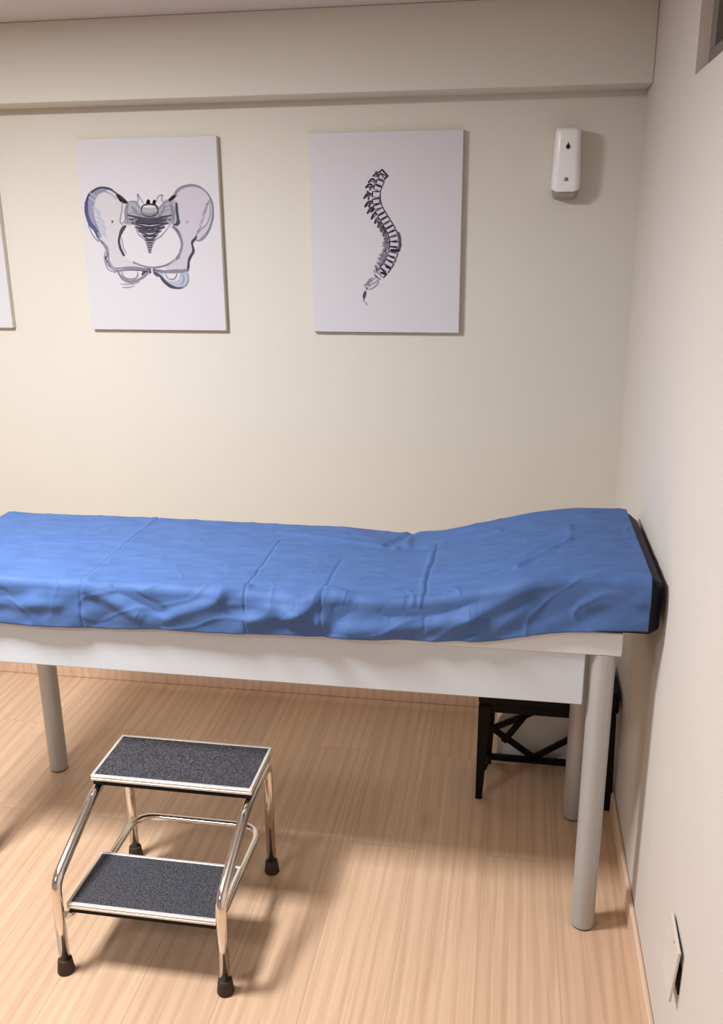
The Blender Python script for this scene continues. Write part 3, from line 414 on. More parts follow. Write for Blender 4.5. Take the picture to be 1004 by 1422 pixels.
SPINE=[('f','white',0.0,[(0.2227,0.4821),(0.2438,0.4737),(0.2376,0.4599),(0.2165,0.4684)]),('s','purple',0.00254,[(0.2227,0.4821),(0.2333,0.4779),(0.2438,0.4737)]),('s','dark',0.00218,[(0.2438,0.4737),(0.239,0.4675),(0.2376,0.4599)]),('s','ink',0.00363,[(0.2227,0.4821),(0.2165,0.4684)]),('s','dark',0.00145,[(0.2165,0.4684),(0.2271,0.4641),(0.2376,0.4599)]),('s','ink',0.00327,[(0.2196,0.4753),(0.2093,0.4807),(0.2,0.4727)]),('s','dark',0.00182,[(0.2196,0.4706),(0.2107,0.4741),(0.2014,0.472)]),('s','dark',0.00327,[(0.2144,0.4793),(0.2117,0.4707)]),('s','purple',0.00145,[(0.2114,0.4833),(0.2071,0.4761)]),('f','white',0.0,[(0.2146,0.4651),(0.2365,0.4563),(0.2307,0.4433),(0.2087,0.4521)]),('s','ink',0.00254,[(0.2146,0.4651),(0.2255,0.4607),(0.2365,0.4563)]),('s','dark',0.00218,[(0.2365,0.4563),(0.2319,0.4505),(0.2307,0.4433)]),('s','ink',0.00363,[(0.2146,0.4651),(0.2087,0.4521)]),('s','dark',0.00145,[(0.2087,0.4521),(0.2197,0.4477),(0.2307,0.4433)]),('s','ink',0.00327,[(0.2116,0.4586),(0.1975,0.4656),(0.1849,0.4551)]),('s','dark',0.00182,[(0.2116,0.4539),(0.1989,0.4589),(0.1863,0.4544)]),('s','dark',0.00327,[(0.2064,0.4627),(0.2037,0.4541)]),('s','purple',0.00145,[(0.1997,0.4682),(0.1954,0.461)]),('f','white',0.0,[(0.2069,0.4493),(0.2297,0.4401),(0.2243,0.428),(0.2015,0.4372)]),('s','ink',0.00254,[(0.2069,0.4493),(0.2183,0.4447),(0.2297,0.4401)]),('s','dark',0.00218,[(0.2297,0.4401),(0.2254,0.4347),(0.2243,0.428)]),('s','ink',0.00363,[(0.2069,0.4493),(0.2015,0.4372)]),('s','dark',0.00145,[(0.2015,0.4372),(0.2129,0.4326),(0.2243,0.428)]),('s','ink',0.00327,[(0.2042,0.4433),(0.1893,0.4506),(0.176,0.4395)]),('s','dark',0.00182,[(0.2042,0.4386),(0.1907,0.4439),(0.1774,0.4388)]),('s','dark',0.00327,[(0.1989,0.4473),(0.1962,0.4387)]),('s','purple',0.00145,[(0.1915,0.4532),(0.1872,0.4459)]),('f','white',0.0,[(0.1995,0.4295),(0.2251,0.4281),(0.2243,0.4112),(0.1986,0.4126)]),('s','purple',0.00254,[(0.1995,0.4295),(0.2123,0.4288),(0.2251,0.4281)]),('s','dark',0.00218,[(0.2251,0.4281),(0.2229,0.4198),(0.2243,0.4112)]),('s','ink',0.00363,[(0.1995,0.4295),(0.1986,0.4126)]),('s','dark',0.00145,[(0.1986,0.4126),(0.2115,0.4119),(0.2243,0.4112)]),('s','ink',0.00327,[(0.1991,0.4211),(0.1837,0.4233),(0.17,0.4083)]),('s','dark',0.00182,[(0.1991,0.4164),(0.1851,0.4165),(0.1714,0.4076)]),('s','dark',0.00327,[(0.1934,0.4252),(0.1904,0.4165)]),('s','purple',0.00145,[(0.1859,0.4259),(0.1816,0.4186)]),('f','white',0.0,[(0.1981,0.4062),(0.2244,0.4093),(0.2264,0.3957),(0.2001,0.3926)]),('s','ink',0.00254,[(0.1981,0.4062),(0.2113,0.4077),(0.2244,0.4093)]),('s','dark',0.00218,[(0.2244,0.4093),(0.2237,0.4023),(0.2264,0.3957)]),('s','ink',0.00363,[(0.1981,0.4062),(0.2001,0.3926)]),('s','dark',0.00145,[(0.2001,0.3926),(0.2133,0.3941),(0.2264,0.3957)]),('s','ink',0.00327,[(0.1991,0.3994),(0.1854,0.3991),(0.1732,0.3834)]),('s','dark',0.00182,[(0.1991,0.3947),(0.1869,0.3924),(0.1746,0.3827)]),('s','dark',0.00327,[(0.1934,0.4035),(0.1905,0.3948)]),('s','purple',0.00145,[(0.1876,0.4018),(0.1833,0.3944)]),('f','white',0.0,[(0.2011,0.3875),(0.2272,0.3949),(0.2311,0.3832),(0.205,0.3758)]),('s','ink',0.00254,[(0.2011,0.3875),(0.2142,0.3912),(0.2272,0.3949)]),('s','dark',0.00218,[(0.2272,0.3949),(0.2275,0.3886),(0.2311,0.3832)]),('s','ink',0.00363,[(0.2011,0.3875),(0.205,0.3758)]),('s','dark',0.00145,[(0.205,0.3758),(0.218,0.3795),(0.2311,0.3832)]),('s','ink',0.00327,[(0.203,0.3816),(0.1914,0.3797),(0.181,0.364)]),('s','dark',0.00182,[(0.203,0.3769),(0.1928,0.3729),(0.1824,0.3633)]),('s','dark',0.00327,[(0.1975,0.3858),(0.1947,0.377)]),('s','purple',0.00145,[(0.1936,0.3824),(0.1892,0.375)]),('f','white',0.0,[(0.2073,0.3705),(0.232,0.383),(0.2384,0.372),(0.2137,0.3594)]),('s','purple',0.00254,[(0.2073,0.3705),(0.2196,0.3768),(0.232,0.383)]),('s','dark',0.00218,[(0.232,0.383),(0.2336,0.3767),(0.2384,0.372)]),('s','ink',0.00363,[(0.2073,0.3705),(0.2137,0.3594)]),('s','dark',0.00145,[(0.2137,0.3594),(0.2261,0.3657),(0.2384,0.372)]),('s','ink',0.00327,[(0.2105,0.365),(0.2017,0.3619),(0.1938,0.347)]),('s','dark',0.00182,[(0.2105,0.3602),(0.2031,0.3551),(0.1952,0.3463)]),('s','dark',0.00327,[(0.2055,0.3691),(0.2029,0.3603)]),('s','purple',0.00145,[(0.2039,0.3646),(0.1995,0.3571)]),('f','white',0.0,[(0.2153,0.3561),(0.24,0.3698),(0.2468,0.3593),(0.2221,0.3454)]),('s','ink',0.00254,[(0.2153,0.3561),(0.2277,0.363),(0.24,0.3698)]),('s','dark',0.00218,[(0.24,0.3698),(0.2419,0.3637),(0.2468,0.3593)]),('s','ink',0.00363,[(0.2153,0.3561),(0.2221,0.3454)]),('s','dark',0.00145,[(0.2221,0.3454),(0.2345,0.3524),(0.2468,0.3593)]),('s','ink',0.00327,[(0.2187,0.3508),(0.2111,0.3478),(0.2042,0.3342)]),('s','dark',0.00182,[(0.2187,0.346),(0.2125,0.341),(0.2057,0.3335)]),('s','dark',0.00327,[(0.2138,0.3549),(0.2113,0.3461)]),('s','purple',0.00145,[(0.2132,0.3505),(0.2089,0.3431)]),('f','white',0.0,[(0.2236,0.3427),(0.2487,0.3568),(0.2555,0.3463),(0.2304,0.3321)]),('s','ink',0.00254,[(0.2236,0.3427),(0.2362,0.3497),(0.2487,0.3568)]),('s','dark',0.00218,[(0.2487,0.3568),(0.2506,0.3507),(0.2555,0.3463)]),('s','ink',0.00363,[(0.2236,0.3427),(0.2304,0.3321)]),('s','dark',0.00145,[(0.2304,0.3321),(0.2429,0.3392),(0.2555,0.3463)]),('s','ink',0.00327,[(0.227,0.3374),(0.2203,0.335),(0.2143,0.3229)]),('s','dark',0.00182,[(0.227,0.3326),(0.2217,0.3281),(0.2158,0.3222)]),('s','dark',0.00327,[(0.222,0.3415),(0.2196,0.3327)]),('s','purple',0.00145,[(0.2225,0.3377),(0.2181,0.3302)]),('f','white',0.0,[(0.2316,0.3296),(0.2574,0.3436),(0.2639,0.333),(0.2381,0.319)]),('s','purple',0.00254,[(0.2316,0.3296),(0.2445,0.3366),(0.2574,0.3436)]),('s','dark',0.00218,[(0.2574,0.3436),(0.2591,0.3375),(0.2639,0.333)]),('s','ink',0.00363,[(0.2316,0.3296),(0.2381,0.319)]),('s','dark',0.00145,[(0.2381,0.319),(0.251,0.3261),(0.2639,0.333)]),('s','ink',0.00327,[(0.2348,0.3243),(0.2287,0.3223),(0.2231,0.3112)]),('s','dark',0.00182,[(0.2348,0.3195),(0.2301,0.3155),(0.2246,0.3105)]),('s','dark',0.00327,[(0.2299,0.3285),(0.2273,0.3196)]),('s','purple',0.00145,[(0.2308,0.3251),(0.2265,0.3176)]),('f','white',0.0,[(0.2393,0.3167),(0.2659,0.3302),(0.272,0.3196),(0.2454,0.3061)]),('s','ink',0.00254,[(0.2393,0.3167),(0.2526,0.3234),(0.2659,0.3302)]),('s','dark',0.00218,[(0.2659,0.3302),(0.2674,0.3241),(0.272,0.3196)]),('s','ink',0.00363,[(0.2393,0.3167),(0.2454,0.3061)]),('s','dark',0.00145,[(0.2454,0.3061),(0.2587,0.3129),(0.272,0.3196)]),('s','mid',0.00327,[(0.2424,0.3114),(0.2358,0.3094),(0.2299,0.2979)]),('s','dark',0.00182,[(0.2424,0.3066),(0.2372,0.3025),(0.2314,0.2972)]),('s','dark',0.00327,[(0.2373,0.3155),(0.2348,0.3066)]),('s','purple',0.00145,[(0.238,0.3121),(0.2336,0.3046)]),('f','white',0.0,[(0.2459,0.3052),(0.2745,0.3153),(0.2791,0.3039),(0.2506,0.2937)]),('s','ink',0.00254,[(0.2459,0.3052),(0.2602,0.3102),(0.2745,0.3153)]),('s','dark',0.00218,[(0.2745,0.3153),(0.2751,0.309),(0.2791,0.3039)]),('s','ink',0.00363,[(0.2459,0.3052),(0.2506,0.2937)]),('s','dark',0.00145,[(0.2506,0.2937),(0.2649,0.2988),(0.2791,0.3039)]),('s','mid',0.00218,[(0.2483,0.2994),(0.2407,0.2981),(0.2339,0.2866)]),('s','dark',0.00182,[(0.2483,0.2946),(0.2421,0.2912),(0.2353,0.2859)]),('s','dark',0.00327,[(0.2428,0.3036),(0.2401,0.2947)]),('s','purple',0.00145,[(0.2428,0.3008),(0.2385,0.2933)]),('f','white',0.0,[(0.2505,0.2927),(0.2806,0.2987),(0.2835,0.2862),(0.2534,0.2802)]),('s','purple',0.00254,[(0.2505,0.2927),(0.2656,0.2957),(0.2806,0.2987)]),('s','dark',0.00218,[(0.2806,0.2987),(0.2803,0.2921),(0.2835,0.2862)]),('s','ink',0.00363,[(0.2505,0.2927),(0.2534,0.2802)]),('s','dark',0.00145,[(0.2534,0.2802),(0.2685,0.2832),(0.2835,0.2862)]),('s','mid',0.00218,[(0.2519,0.2864),(0.243,0.2861),(0.2351,0.2744)]),('s','dark',0.00182,[(0.252,0.2816),(0.2445,0.2792),(0.2365,0.2737)]),('s','dark',0.00327,[(0.2463,0.2906),(0.2435,0.2817)]),('s','purple',0.00145,[(0.2452,0.2888),(0.2408,0.2812)]),('f','white',0.0,[(0.2531,0.2808),(0.284,0.279),(0.2833,0.2655),(0.2523,0.2673)]),('s','ink',0.00254,[(0.2531,0.2808),(0.2686,0.2799),(0.284,0.279)]),('s','dark',0.00218,[(0.284,0.279),(0.2818,0.2724),(0.2833,0.2655)]),('s','ink',0.00363,[(0.2531,0.2808),(0.2523,0.2673)]),('s','dark',0.00145,[(0.2523,0.2673),(0.2678,0.2664),(0.2833,0.2655)]),('s','mid',0.00218,[(0.2527,0.2741),(0.242,0.2761),(0.2324,0.265)]),('s','mid',0.00182,[(0.2527,0.2693),(0.2434,0.2692),(0.2338,0.2644)]),('s','dark',0.00327,[(0.2469,0.2783),(0.244,0.2693)]),('s','purple',0.00145,[(0.2441,0.2789),(0.2398,0.2713)]),('f','white',0.0,[(0.2524,0.2658),(0.2829,0.2604),(0.2806,0.248),(0.25,0.2534)]),('s','ink',0.00254,[(0.2524,0.2658),(0.2676,0.2631),(0.2829,0.2604)]),('s','dark',0.00218,[(0.2829,0.2604),(0.28,0.2545),(0.2806,0.248)]),('s','ink',0.00363,[(0.2524,0.2658),(0.25,0.2534)]),('s','dark',0.00145,[(0.25,0.2534),(0.2653,0.2507),(0.2806,0.248)]),('s','mid',0.00218,[(0.2512,0.2596),(0.2396,0.263),(0.2293,0.2522)]),('s','mid',0.00182,[(0.2512,0.2547),(0.2411,0.2561),(0.2307,0.2515)]),('s','dark',0.00327,[(0.2455,0.2638),(0.2426,0.2548)]),('s','purple',0.00145,[(0.2418,0.2658),(0.2374,0.2582)]),('f','white',0.0,[(0.2496,0.2519),(0.2795,0.2438),(0.2761,0.2322),(0.2462,0.2403)]),('s','purple',0.00254,[(0.2496,0.2519),(0.2645,0.2478),(0.2795,0.2438)]),('s','dark',0.00218,[(0.2795,0.2438),(0.276,0.2385),(0.2761,0.2322)]),('s','ink',0.00363,[(0.2496,0.2519),(0.2462,0.2403)]),('s','dark',0.00145,[(0.2462,0.2403),(0.2612,0.2363),(0.2761,0.2322)]),('s','mid',0.00218,[(0.2479,0.2461),(0.2353,0.2509),(0.224,0.2401)]),('s','mid',0.00182,[(0.2479,0.2413),(0.2367,0.244),(0.2255,0.2394)]),('s','dark',0.00327,[(0.2423,0.2503),(0.2395,0.2413)]),('s','purple',0.00145,[(0.2375,0.2537),(0.2331,0.2461)]),('f','white',0.0,[(0.2458,0.2396),(0.2741,0.2277),(0.2693,0.217),(0.2409,0.2289)]),('s','ink',0.00254,[(0.2458,0.2396),(0.26,0.2336),(0.2741,0.2277)]),('s','dark',0.00218,[(0.2741,0.2277),(0.27,0.223),(0.2693,0.217)]),('s','ink',0.00363,[(0.2458,0.2396),(0.2409,0.2289)]),('s','dark',0.00145,[(0.2409,0.2289),(0.2551,0.2229),(0.2693,0.217)]),('s','mid',0.00218,[(0.2433,0.2342),(0.2307,0.2409),(0.2195,0.2413)]),('s','mid',0.00182,[(0.2433,0.2294),(0.2322,0.234),(0.2209,0.2406)]),('s','dark',0.00327,[(0.238,0.2384),(0.2353,0.2294)]),('s','purple',0.00145,[(0.2329,0.2437),(0.2285,0.2361)]),('f','white',0.0,[(0.2406,0.2277),(0.2672,0.2128),(0.2602,0.2013),(0.2335,0.2162)]),('s','ink',0.00254,[(0.2406,0.2277),(0.2539,0.2203),(0.2672,0.2128)]),('s','dark',0.00218,[(0.2672,0.2128),(0.2621,0.208),(0.2602,0.2013)]),('s','ink',0.00363,[(0.2406,0.2277),(0.2335,0.2162)]),('s','dark',0.00145,[(0.2335,0.2162),(0.2469,0.2087),(0.2602,0.2013)]),('s','mid',0.00218,[(0.2371,0.2219),(0.2251,0.23),(0.2145,0.2316)]),('s','mid',0.00182,[(0.2371,0.2171),(0.2266,0.223),(0.216,0.2309)]),('s','dark',0.00327,[(0.232,0.2261),(0.2295,0.2171)]),('s','purple',0.00145,[(0.2273,0.2328),(0.2229,0.2251)]),('f','white',0.0,[(0.2325,0.2143),(0.2575,0.1974),(0.2489,0.1858),(0.2239,0.2027)]),('s','purple',0.00254,[(0.2325,0.2143),(0.245,0.2058),(0.2575,0.1974)]),('s','dark',0.00218,[(0.2575,0.1974),(0.2517,0.1926),(0.2489,0.1858)]),('s','ink',0.00363,[(0.2325,0.2143),(0.2239,0.2027)]),('s','dark',0.00145,[(0.2239,0.2027),(0.2364,0.1942),(0.2489,0.1858)]),('s','mid',0.00218,[(0.2282,0.2085),(0.2188,0.2162),(0.2104,0.218)]),('s','mid',0.00182,[(0.2282,0.2036),(0.2203,0.2092),(0.2119,0.2173)]),('s','dark',0.00327,[(0.2234,0.2127),(0.221,0.2036)]),('s','purple',0.00145,[(0.221,0.219),(0.2166,0.2113)]),('f','white',0.0,[(0.2227,0.2015),(0.2445,0.1814),(0.2332,0.1701),(0.2114,0.1903)]),('s','ink',0.00254,[(0.2227,0.2015),(0.2336,0.1914),(0.2445,0.1814)]),('s','dark',0.00218,[(0.2445,0.1814),(0.2376,0.177),(0.2332,0.1701)]),('s','ink',0.00363,[(0.2227,0.2015),(0.2114,0.1903)]),('s','dark',0.00145,[(0.2114,0.1903),(0.2223,0.1802),(0.2332,0.1701)]),('s','mid',0.00218,[(0.2171,0.1959),(0.21,0.2039),(0.2036,0.2063)]),('s','mid',0.00182,[(0.2171,0.191),(0.2114,0.1969),(0.2051,0.2056)]),('s','dark',0.00327,[(0.2129,0.2001),(0.2107,0.191)]),('s','purple',0.00145,[(0.2122,0.2067),(0.2077,0.199)]),('s','ink',0.00472,[(0.255,0.2553),(0.2703,0.2545),(0.2855,0.2545)]),('s','ink',0.00436,[(0.2394,0.2059),(0.2485,0.2024),(0.258,0.1982)]),('s','ink',0.004,[(0.2222,0.1866),(0.2321,0.1849),(0.2431,0.1796)]),('s','dark',0.00291,[(0.2045,0.1814),(0.2137,0.1708),(0.2229,0.1666)]),('s','purple',0.00436,[(0.2801,0.3094),(0.2846,0.2889),(0.2854,0.2683),(0.2829,0.2562)]),('s','purple',0.00327,[(0.2214,0.4182),(0.2217,0.3914)]),('s','ink',0.00254,[(0.2073,0.4866),(0.2197,0.4848),(0.2286,0.4912),(0.2357,0.4845),(0.2464,0.4728),(0.234,0.4663)]),('s','dark',0.00363,[(0.2233,0.4814),(0.234,0.4697)]),('f','white',0.0,[(0.2045,0.1708),(0.2192,0.1673),(0.2125,0.1513),(0.1896,0.136),(0.1692,0.1459),(0.1793,0.1513),(0.1878,0.1637)]),('s','mid',0.00218,[(0.2192,0.169),(0.21,0.1584),(0.197,0.1513),(0.184,0.1424)]),('s','mid',0.00254,[(0.21,0.1726),(0.1971,0.163),(0.1841,0.1531),(0.1748,0.1406)]),('s','dark',0.00182,[(0.1915,0.1673),(0.1952,0.1584)]),('s','dark',0.00182,[(0.1841,0.1573),(0.1889,0.1495)]),('s','dark',0.00254,[(0.1777,0.1371),(0.1821,0.136)]),('s','mid',0.00145,[(0.2155,0.1673),(0.2136,0.1514),(0.2007,0.1407),(0.1895,0.1353),(0.1822,0.1389)]),('s','mid',0.00291,[(0.1989,0.1708),(0.1878,0.1637),(0.1785,0.1513),(0.1692,0.1477)]),('s','dark',0.00218,[(0.1822,0.1495),(0.1896,0.1478)]),('s','dark',0.00327,[(0.1792,0.1424),(0.1792,0.1335)]),('s','dark',0.00509,[(0.1754,0.1299),(0.1716,0.1174),(0.1693,0.1067)]),('s','mid',0.00291,[(0.1693,0.1085),(0.1689,0.0988)]),('s','mid',0.00145,[(0.1708,0.0977),(0.1774,0.0916),(0.18,0.0859)]),('s','ink',0.00156,[(0.204,0.3835),(0.2011,0.3774),(0.2024,0.372)]),('s','mid',0.00193,[(0.2383,0.2197),(0.2354,0.2151),(0.2346,0.2095)]),('s','purple',0.00201,[(0.2359,0.3044),(0.233,0.3001),(0.2339,0.2946)]),('s','purple',0.0022,[(0.1975,0.3779),(0.1946,0.3726),(0.1933,0.3672)]),('s','purple',0.00174,[(0.2406,0.3194),(0.2377,0.3149),(0.2376,0.3094)]),('s','purple',0.00186,[(0.1931,0.4453),(0.1902,0.4389),(0.191,0.4335)]),('s','ink',0.00253,[(0.1921,0.3947),(0.1892,0.3878),(0.1896,0.3824)]),('s','dark',0.00209,[(0.2226,0.336),(0.2197,0.3314),(0.2176,0.326)]),('s','dark',0.0016,[(0.2283,0.2212),(0.2254,0.2145),(0.2257,0.2089)]),('s','purple',0.0021,[(0.1937,0.3926),(0.1908,0.3898),(0.1881,0.3844)]),('s','mid',0.00185,[(0.206,0.459),(0.2031,0.4525),(0.2055,0.4471)]),('s','dark',0.00224,[(0.2343,0.3233),(0.2314,0.3174),(0.2338,0.3119)]),('s','purple',0.00218,[(0.2398,0.3234),(0.237,0.3188),(0.2358,0.3133)]),('s','mid',0.0019,[(0.1872,0.4031),(0.1843,0.3966),(0.1864,0.3912)]),('s','dark',0.00247,[(0.2419,0.3128),(0.239,0.3093),(0.2362,0.3039)]),('s','dark',0.00205,[(0.2215,0.3379),(0.2186,0.3338),(0.2161,0.3284)]),('s','mid',0.00162,[(0.2412,0.2444),(0.2382,0.2386),(0.2359,0.2331)]),('s','mid',0.0015,[(0.2411,0.272),(0.2382,0.2667),(0.2393,0.2612)]),('s','dark',0.00214,[(0.2199,0.3391),(0.217,0.3336),(0.2168,0.3281)]),('s','mid',0.0016,[(0.2509,0.2734),(0.248,0.2703),(0.2451,0.2647)]),('s','dark',0.00151,[(0.1951,0.4432),(0.1922,0.4368),(0.1933,0.4314)]),('s','ink',0.002,[(0.1993,0.3813),(0.1964,0.3743),(0.1958,0.3689)]),('s','mid',0.00202,[(0.2192,0.2025),(0.2163,0.1972),(0.2166,0.1916)]),('s','mid',0.00153,[(0.2048,0.3829),(0.2019,0.3795),(0.2014,0.3741)]),('s','dark',0.00194,[(0.2427,0.2605),(0.2398,0.2546),(0.2399,0.249)]),('s','purple',0.00181,[(0.2281,0.3304),(0.2252,0.3276),(0.2268,0.3221)]),('s','dark',0.00176,[(0.2537,0.2854),(0.2508,0.2791),(0.2517,0.2736)]),('s','mid',0.00169,[(0.2511,0.2669),(0.2482,0.2626),(0.249,0.257)]),('s','mid',0.00222,[(0.2309,0.2237),(0.2279,0.2182),(0.2274,0.2126)]),('s','ink',0.00225,[(0.1864,0.4285),(0.1835,0.4218),(0.184,0.4164)]),('s','dark',0.00227,[(0.1856,0.4318),(0.1827,0.4281),(0.1852,0.4227)]),('s','dark',0.00178,[(0.1887,0.4254),(0.1858,0.4193),(0.1854,0.4139)]),('s','mid',0.00192,[(0.2358,0.2416),(0.2329,0.2342),(0.2308,0.2286)]),('s','dark',0.00153,[(0.2288,0.3183),(0.2259,0.3134),(0.2252,0.3079)]),('s','mid',0.00178,[(0.2438,0.2459),(0.2408,0.2416),(0.2426,0.2361)]),('s','dark',0.00239,[(0.1916,0.4004),(0.1887,0.3964),(0.1907,0.391)]),('s','mid',0.00171,[(0.2173,0.3581),(0.2144,0.3517),(0.2172,0.3463)]),('s','ink',0.00213,[(0.1893,0.4137),(0.1864,0.4095),(0.1855,0.4042)]),('s','mid',0.0017,[(0.2159,0.3503),(0.213,0.3439),(0.215,0.3385)]),('s','mid',0.00163,[(0.2245,0.1984),(0.2216,0.1951),(0.2217,0.1895)]),('s','mid',0.00251,[(0.2501,0.2507),(0.2472,0.2449),(0.2489,0.2393)]),('s','mid',0.0025,[(0.2462,0.2631),(0.2433,0.2603),(0.244,0.2547)]),('s','mid',0.0016,[(0.1879,0.3941),(0.185,0.3877),(0.187,0.3823)]),('s','dark',0.00156,[(0.1861,0.4254),(0.1832,0.4208),(0.1817,0.4155)]),('s','ink',0.00238,[(0.2037,0.3803),(0.2008,0.3754),(0.1986,0.37)]),('s','ink',0.00236,[(0.2301,0.3217),(0.2272,0.3169),(0.2274,0.3114)]),('s','purple',0.00225,[(0.2301,0.3216),(0.2272,0.3158),(0.2247,0.3103)]),('s','purple',0.00189,[(0.2254,0.341),(0.2225,0.3359),(0.2203,0.3304)]),('s','mid',0.0023,[(0.24,0.286),(0.2371,0.2824),(0.2351,0.2769)]),('s','dark',0.00212,[(0.2398,0.3166),(0.2369,0.3122),(0.2381,0.3067)]),('s','dark',0.00187,[(0.2239,0.3268),(0.221,0.3232),(0.2227,0.3177)]),('s','ink',0.0016,[(0.2365,0.3113),(0.2336,0.3058),(0.2322,0.3003)]),('s','ink',0.00157,[(0.1861,0.401),(0.1832,0.3959),(0.181,0.3906)]),('s','dark',0.00168,[(0.2188,0.3415),(0.2159,0.3374),(0.2182,0.3319)]),('s','mid',0.00221,[(0.2437,0.2406),(0.2408,0.2355),(0.2411,0.2299)]),('s','purple',0.00169,[(0.2398,0.308),(0.2369,0.3045),(0.234,0.299)]),('s','mid',0.00202,[(0.2458,0.2752),(0.2429,0.2691),(0.2403,0.2636)]),('s','purple',0.00207,[(0.1925,0.3821),(0.1896,0.3788),(0.1879,0.3734)]),('s','dark',0.00245,[(0.2383,0.2281),(0.2353,0.2219),(0.2352,0.2163)]),('s','dark',0.00218,[(0.2152,0.2029),(0.2122,0.1976),(0.2114,0.192)]),('s','mid',0.00109,[(0.2167,0.2271),(0.2215,0.2201),(0.2345,0.2156)]),('s','mid',0.00109,[(0.2288,0.3285),(0.2191,0.3217),(0.2329,0.3172)]),('s','mid',0.00109,[(0.2311,0.2414),(0.2268,0.2345),(0.2411,0.2299)]),('s','mid',0.00109,[(0.2328,0.3131),(0.23,0.3063),(0.2418,0.3017)]),('s','mid',0.00109,[(0.2173,0.2321),(0.2257,0.2252),(0.2368,0.2206)]),('s','mid',0.00109,[(0.2243,0.3287),(0.2175,0.3219),(0.2328,0.3174)]),('s','mid',0.00109,[(0.211,0.1972),(0.2022,0.1902),(0.2139,0.1856)]),('s','mid',0.00109,[(0.2298,0.2722),(0.2347,0.2653),(0.2479,0.2607)]),('s','mid',0.00109,[(0.2289,0.2804),(0.234,0.2734),(0.2484,0.2689)]),('s','mid',0.00109,[(0.2082,0.2112),(0.2085,0.2042),(0.2249,0.1996)]),('s','mid',0.00109,[(0.2248,0.2409),(0.228,0.234),(0.2408,0.2294)]),('s','mid',0.00109,[(0.2222,0.2416),(0.2251,0.2347),(0.2411,0.2301)]),('s','mid',0.00109,[(0.2104,0.2108),(0.2119,0.2038),(0.2246,0.1992)]),('s','mid',0.00109,[(0.2396,0.2821),(0.2325,0.2752),(0.2485,0.2707)])]

c1 = canvas(-1.768, 1.336, 'white canvas with an ink drawing of a pelvis on the back wall')
artprint('pelvis_drawing', PELVIS, c1, -CT)
c2 = canvas(-.999, 1.336, 'white canvas with an ink drawing of a curved spine, nearest the dispenser')
artprint('spine_drawing', SPINE, c2, -CT)
canvas(-2.533, 1.338, 'white canvas cut off at the left edge of the photo, left of the pelvis picture')

# ------------------------------------------------------------------ wall dispenser
t = empty('soap_dispenser', (-.219, 0, 1.735), 'small white wall-mounted dispenser with a black drop-shaped sight window by the right corner', 'dispenser')
def loft(bm, secs):
    rings = [[bm.verts.new(p) for p in s] for s in secs]
    for a, b_ in zip(rings, rings[1:]):
        n_ = len(a)
        for k in range(n_): bm.faces.new((a[k], a[(k+1)%n_], b_[(k+1)%n_], b_[k]))
    bm.faces.new(rings[0]); bm.faces.new(rings[-1])
def dsec(cx, hw, dep, ch, z, dz=0):
    # chamfered D-section against the wall; the front edge can sit lower/higher by dz
    pts = [(-hw, -.002), (-hw, -dep+ch), (-hw+ch*.35, -dep+ch*.35), (-hw+ch, -dep), (hw-ch, -dep), (hw-ch*.35, -dep+ch*.35), (hw, -dep+ch), (hw, -.002)]
    return [(cx+a, b_, z+dz*(1 if b_ <= -dep+.001 else (.4 if b_ < -dep+ch*.5 else 0))) for a, b_ in pts]
bm = bmesh.new(); cx = -.2185
loft(bm, [dsec(cx, .041, .070, .018, 1.762, -.009), dsec(cx, .0415, .076, .018, 1.79), dsec(cx, .039, .080, .018, 1.84), dsec(cx, .037, .082, .017, 1.90), dsec(cx, .036, .078, .016, 1.922), dsec(cx, .033, .070, .016, 1.930)])
link('cover', bm, m_disp, t, bevel=.003)
bm = bmesh.new()
loft(bm, [dsec(cx, .030, .052, .012, 1.736), dsec(cx, .034, .058, .012, 1.742), dsec(cx, .0395, .064, .014, 1.768)])
link('nozzle_housing', bm, m_disp_grey, t, bevel=.002)
bm = bmesh.new(); pts = []
for k in range(28):
    a = 2*math.pi*k/28; rr = .0062; xx = rr*math.sin(a); zz = -rr*math.cos(a)
    if zz > 0: zz *= 2.1; xx *= max(.05, (1-zz/.0135))
    pts.append((cx+xx, zz+1.877))
f = bm.faces.new([bm.verts.new((x, -.0818, z)) for x, z in pts]); r_ = bmesh.ops.extrude_face_region(bm, geom=[f]); bmesh.ops.translate(bm, vec=(0, -.0012, 0), verts=[v for v in r_['geom'] if isinstance(v, bmesh.types.BMVert)])
link('sight_window', bm, m_ink, t)
bm = bmesh.new(); ex, ez, q = cx, 1.789, .0045
Ty = -.0773
box(bm, ex-q, ex+q, Ty-.0006, Ty+.003, ez+q-.0018, ez+q); box(bm, ex-q, ex+q, Ty-.0006, Ty+.003, ez-q, ez-q+.0018)
box(bm, ex-q, ex-q+.0018, Ty-.0006, Ty+.003, ez-q, ez+q); box(bm, ex+q-.0018, ex+q, Ty-.0006, Ty+.003, ez-q, ez+q); box(bm, ex-.0022, ex+.0022, Ty-.0006, Ty+.003, ez-.0012, ez+.0012)
link('emblem', bm, m_emb, t)
settle(t)

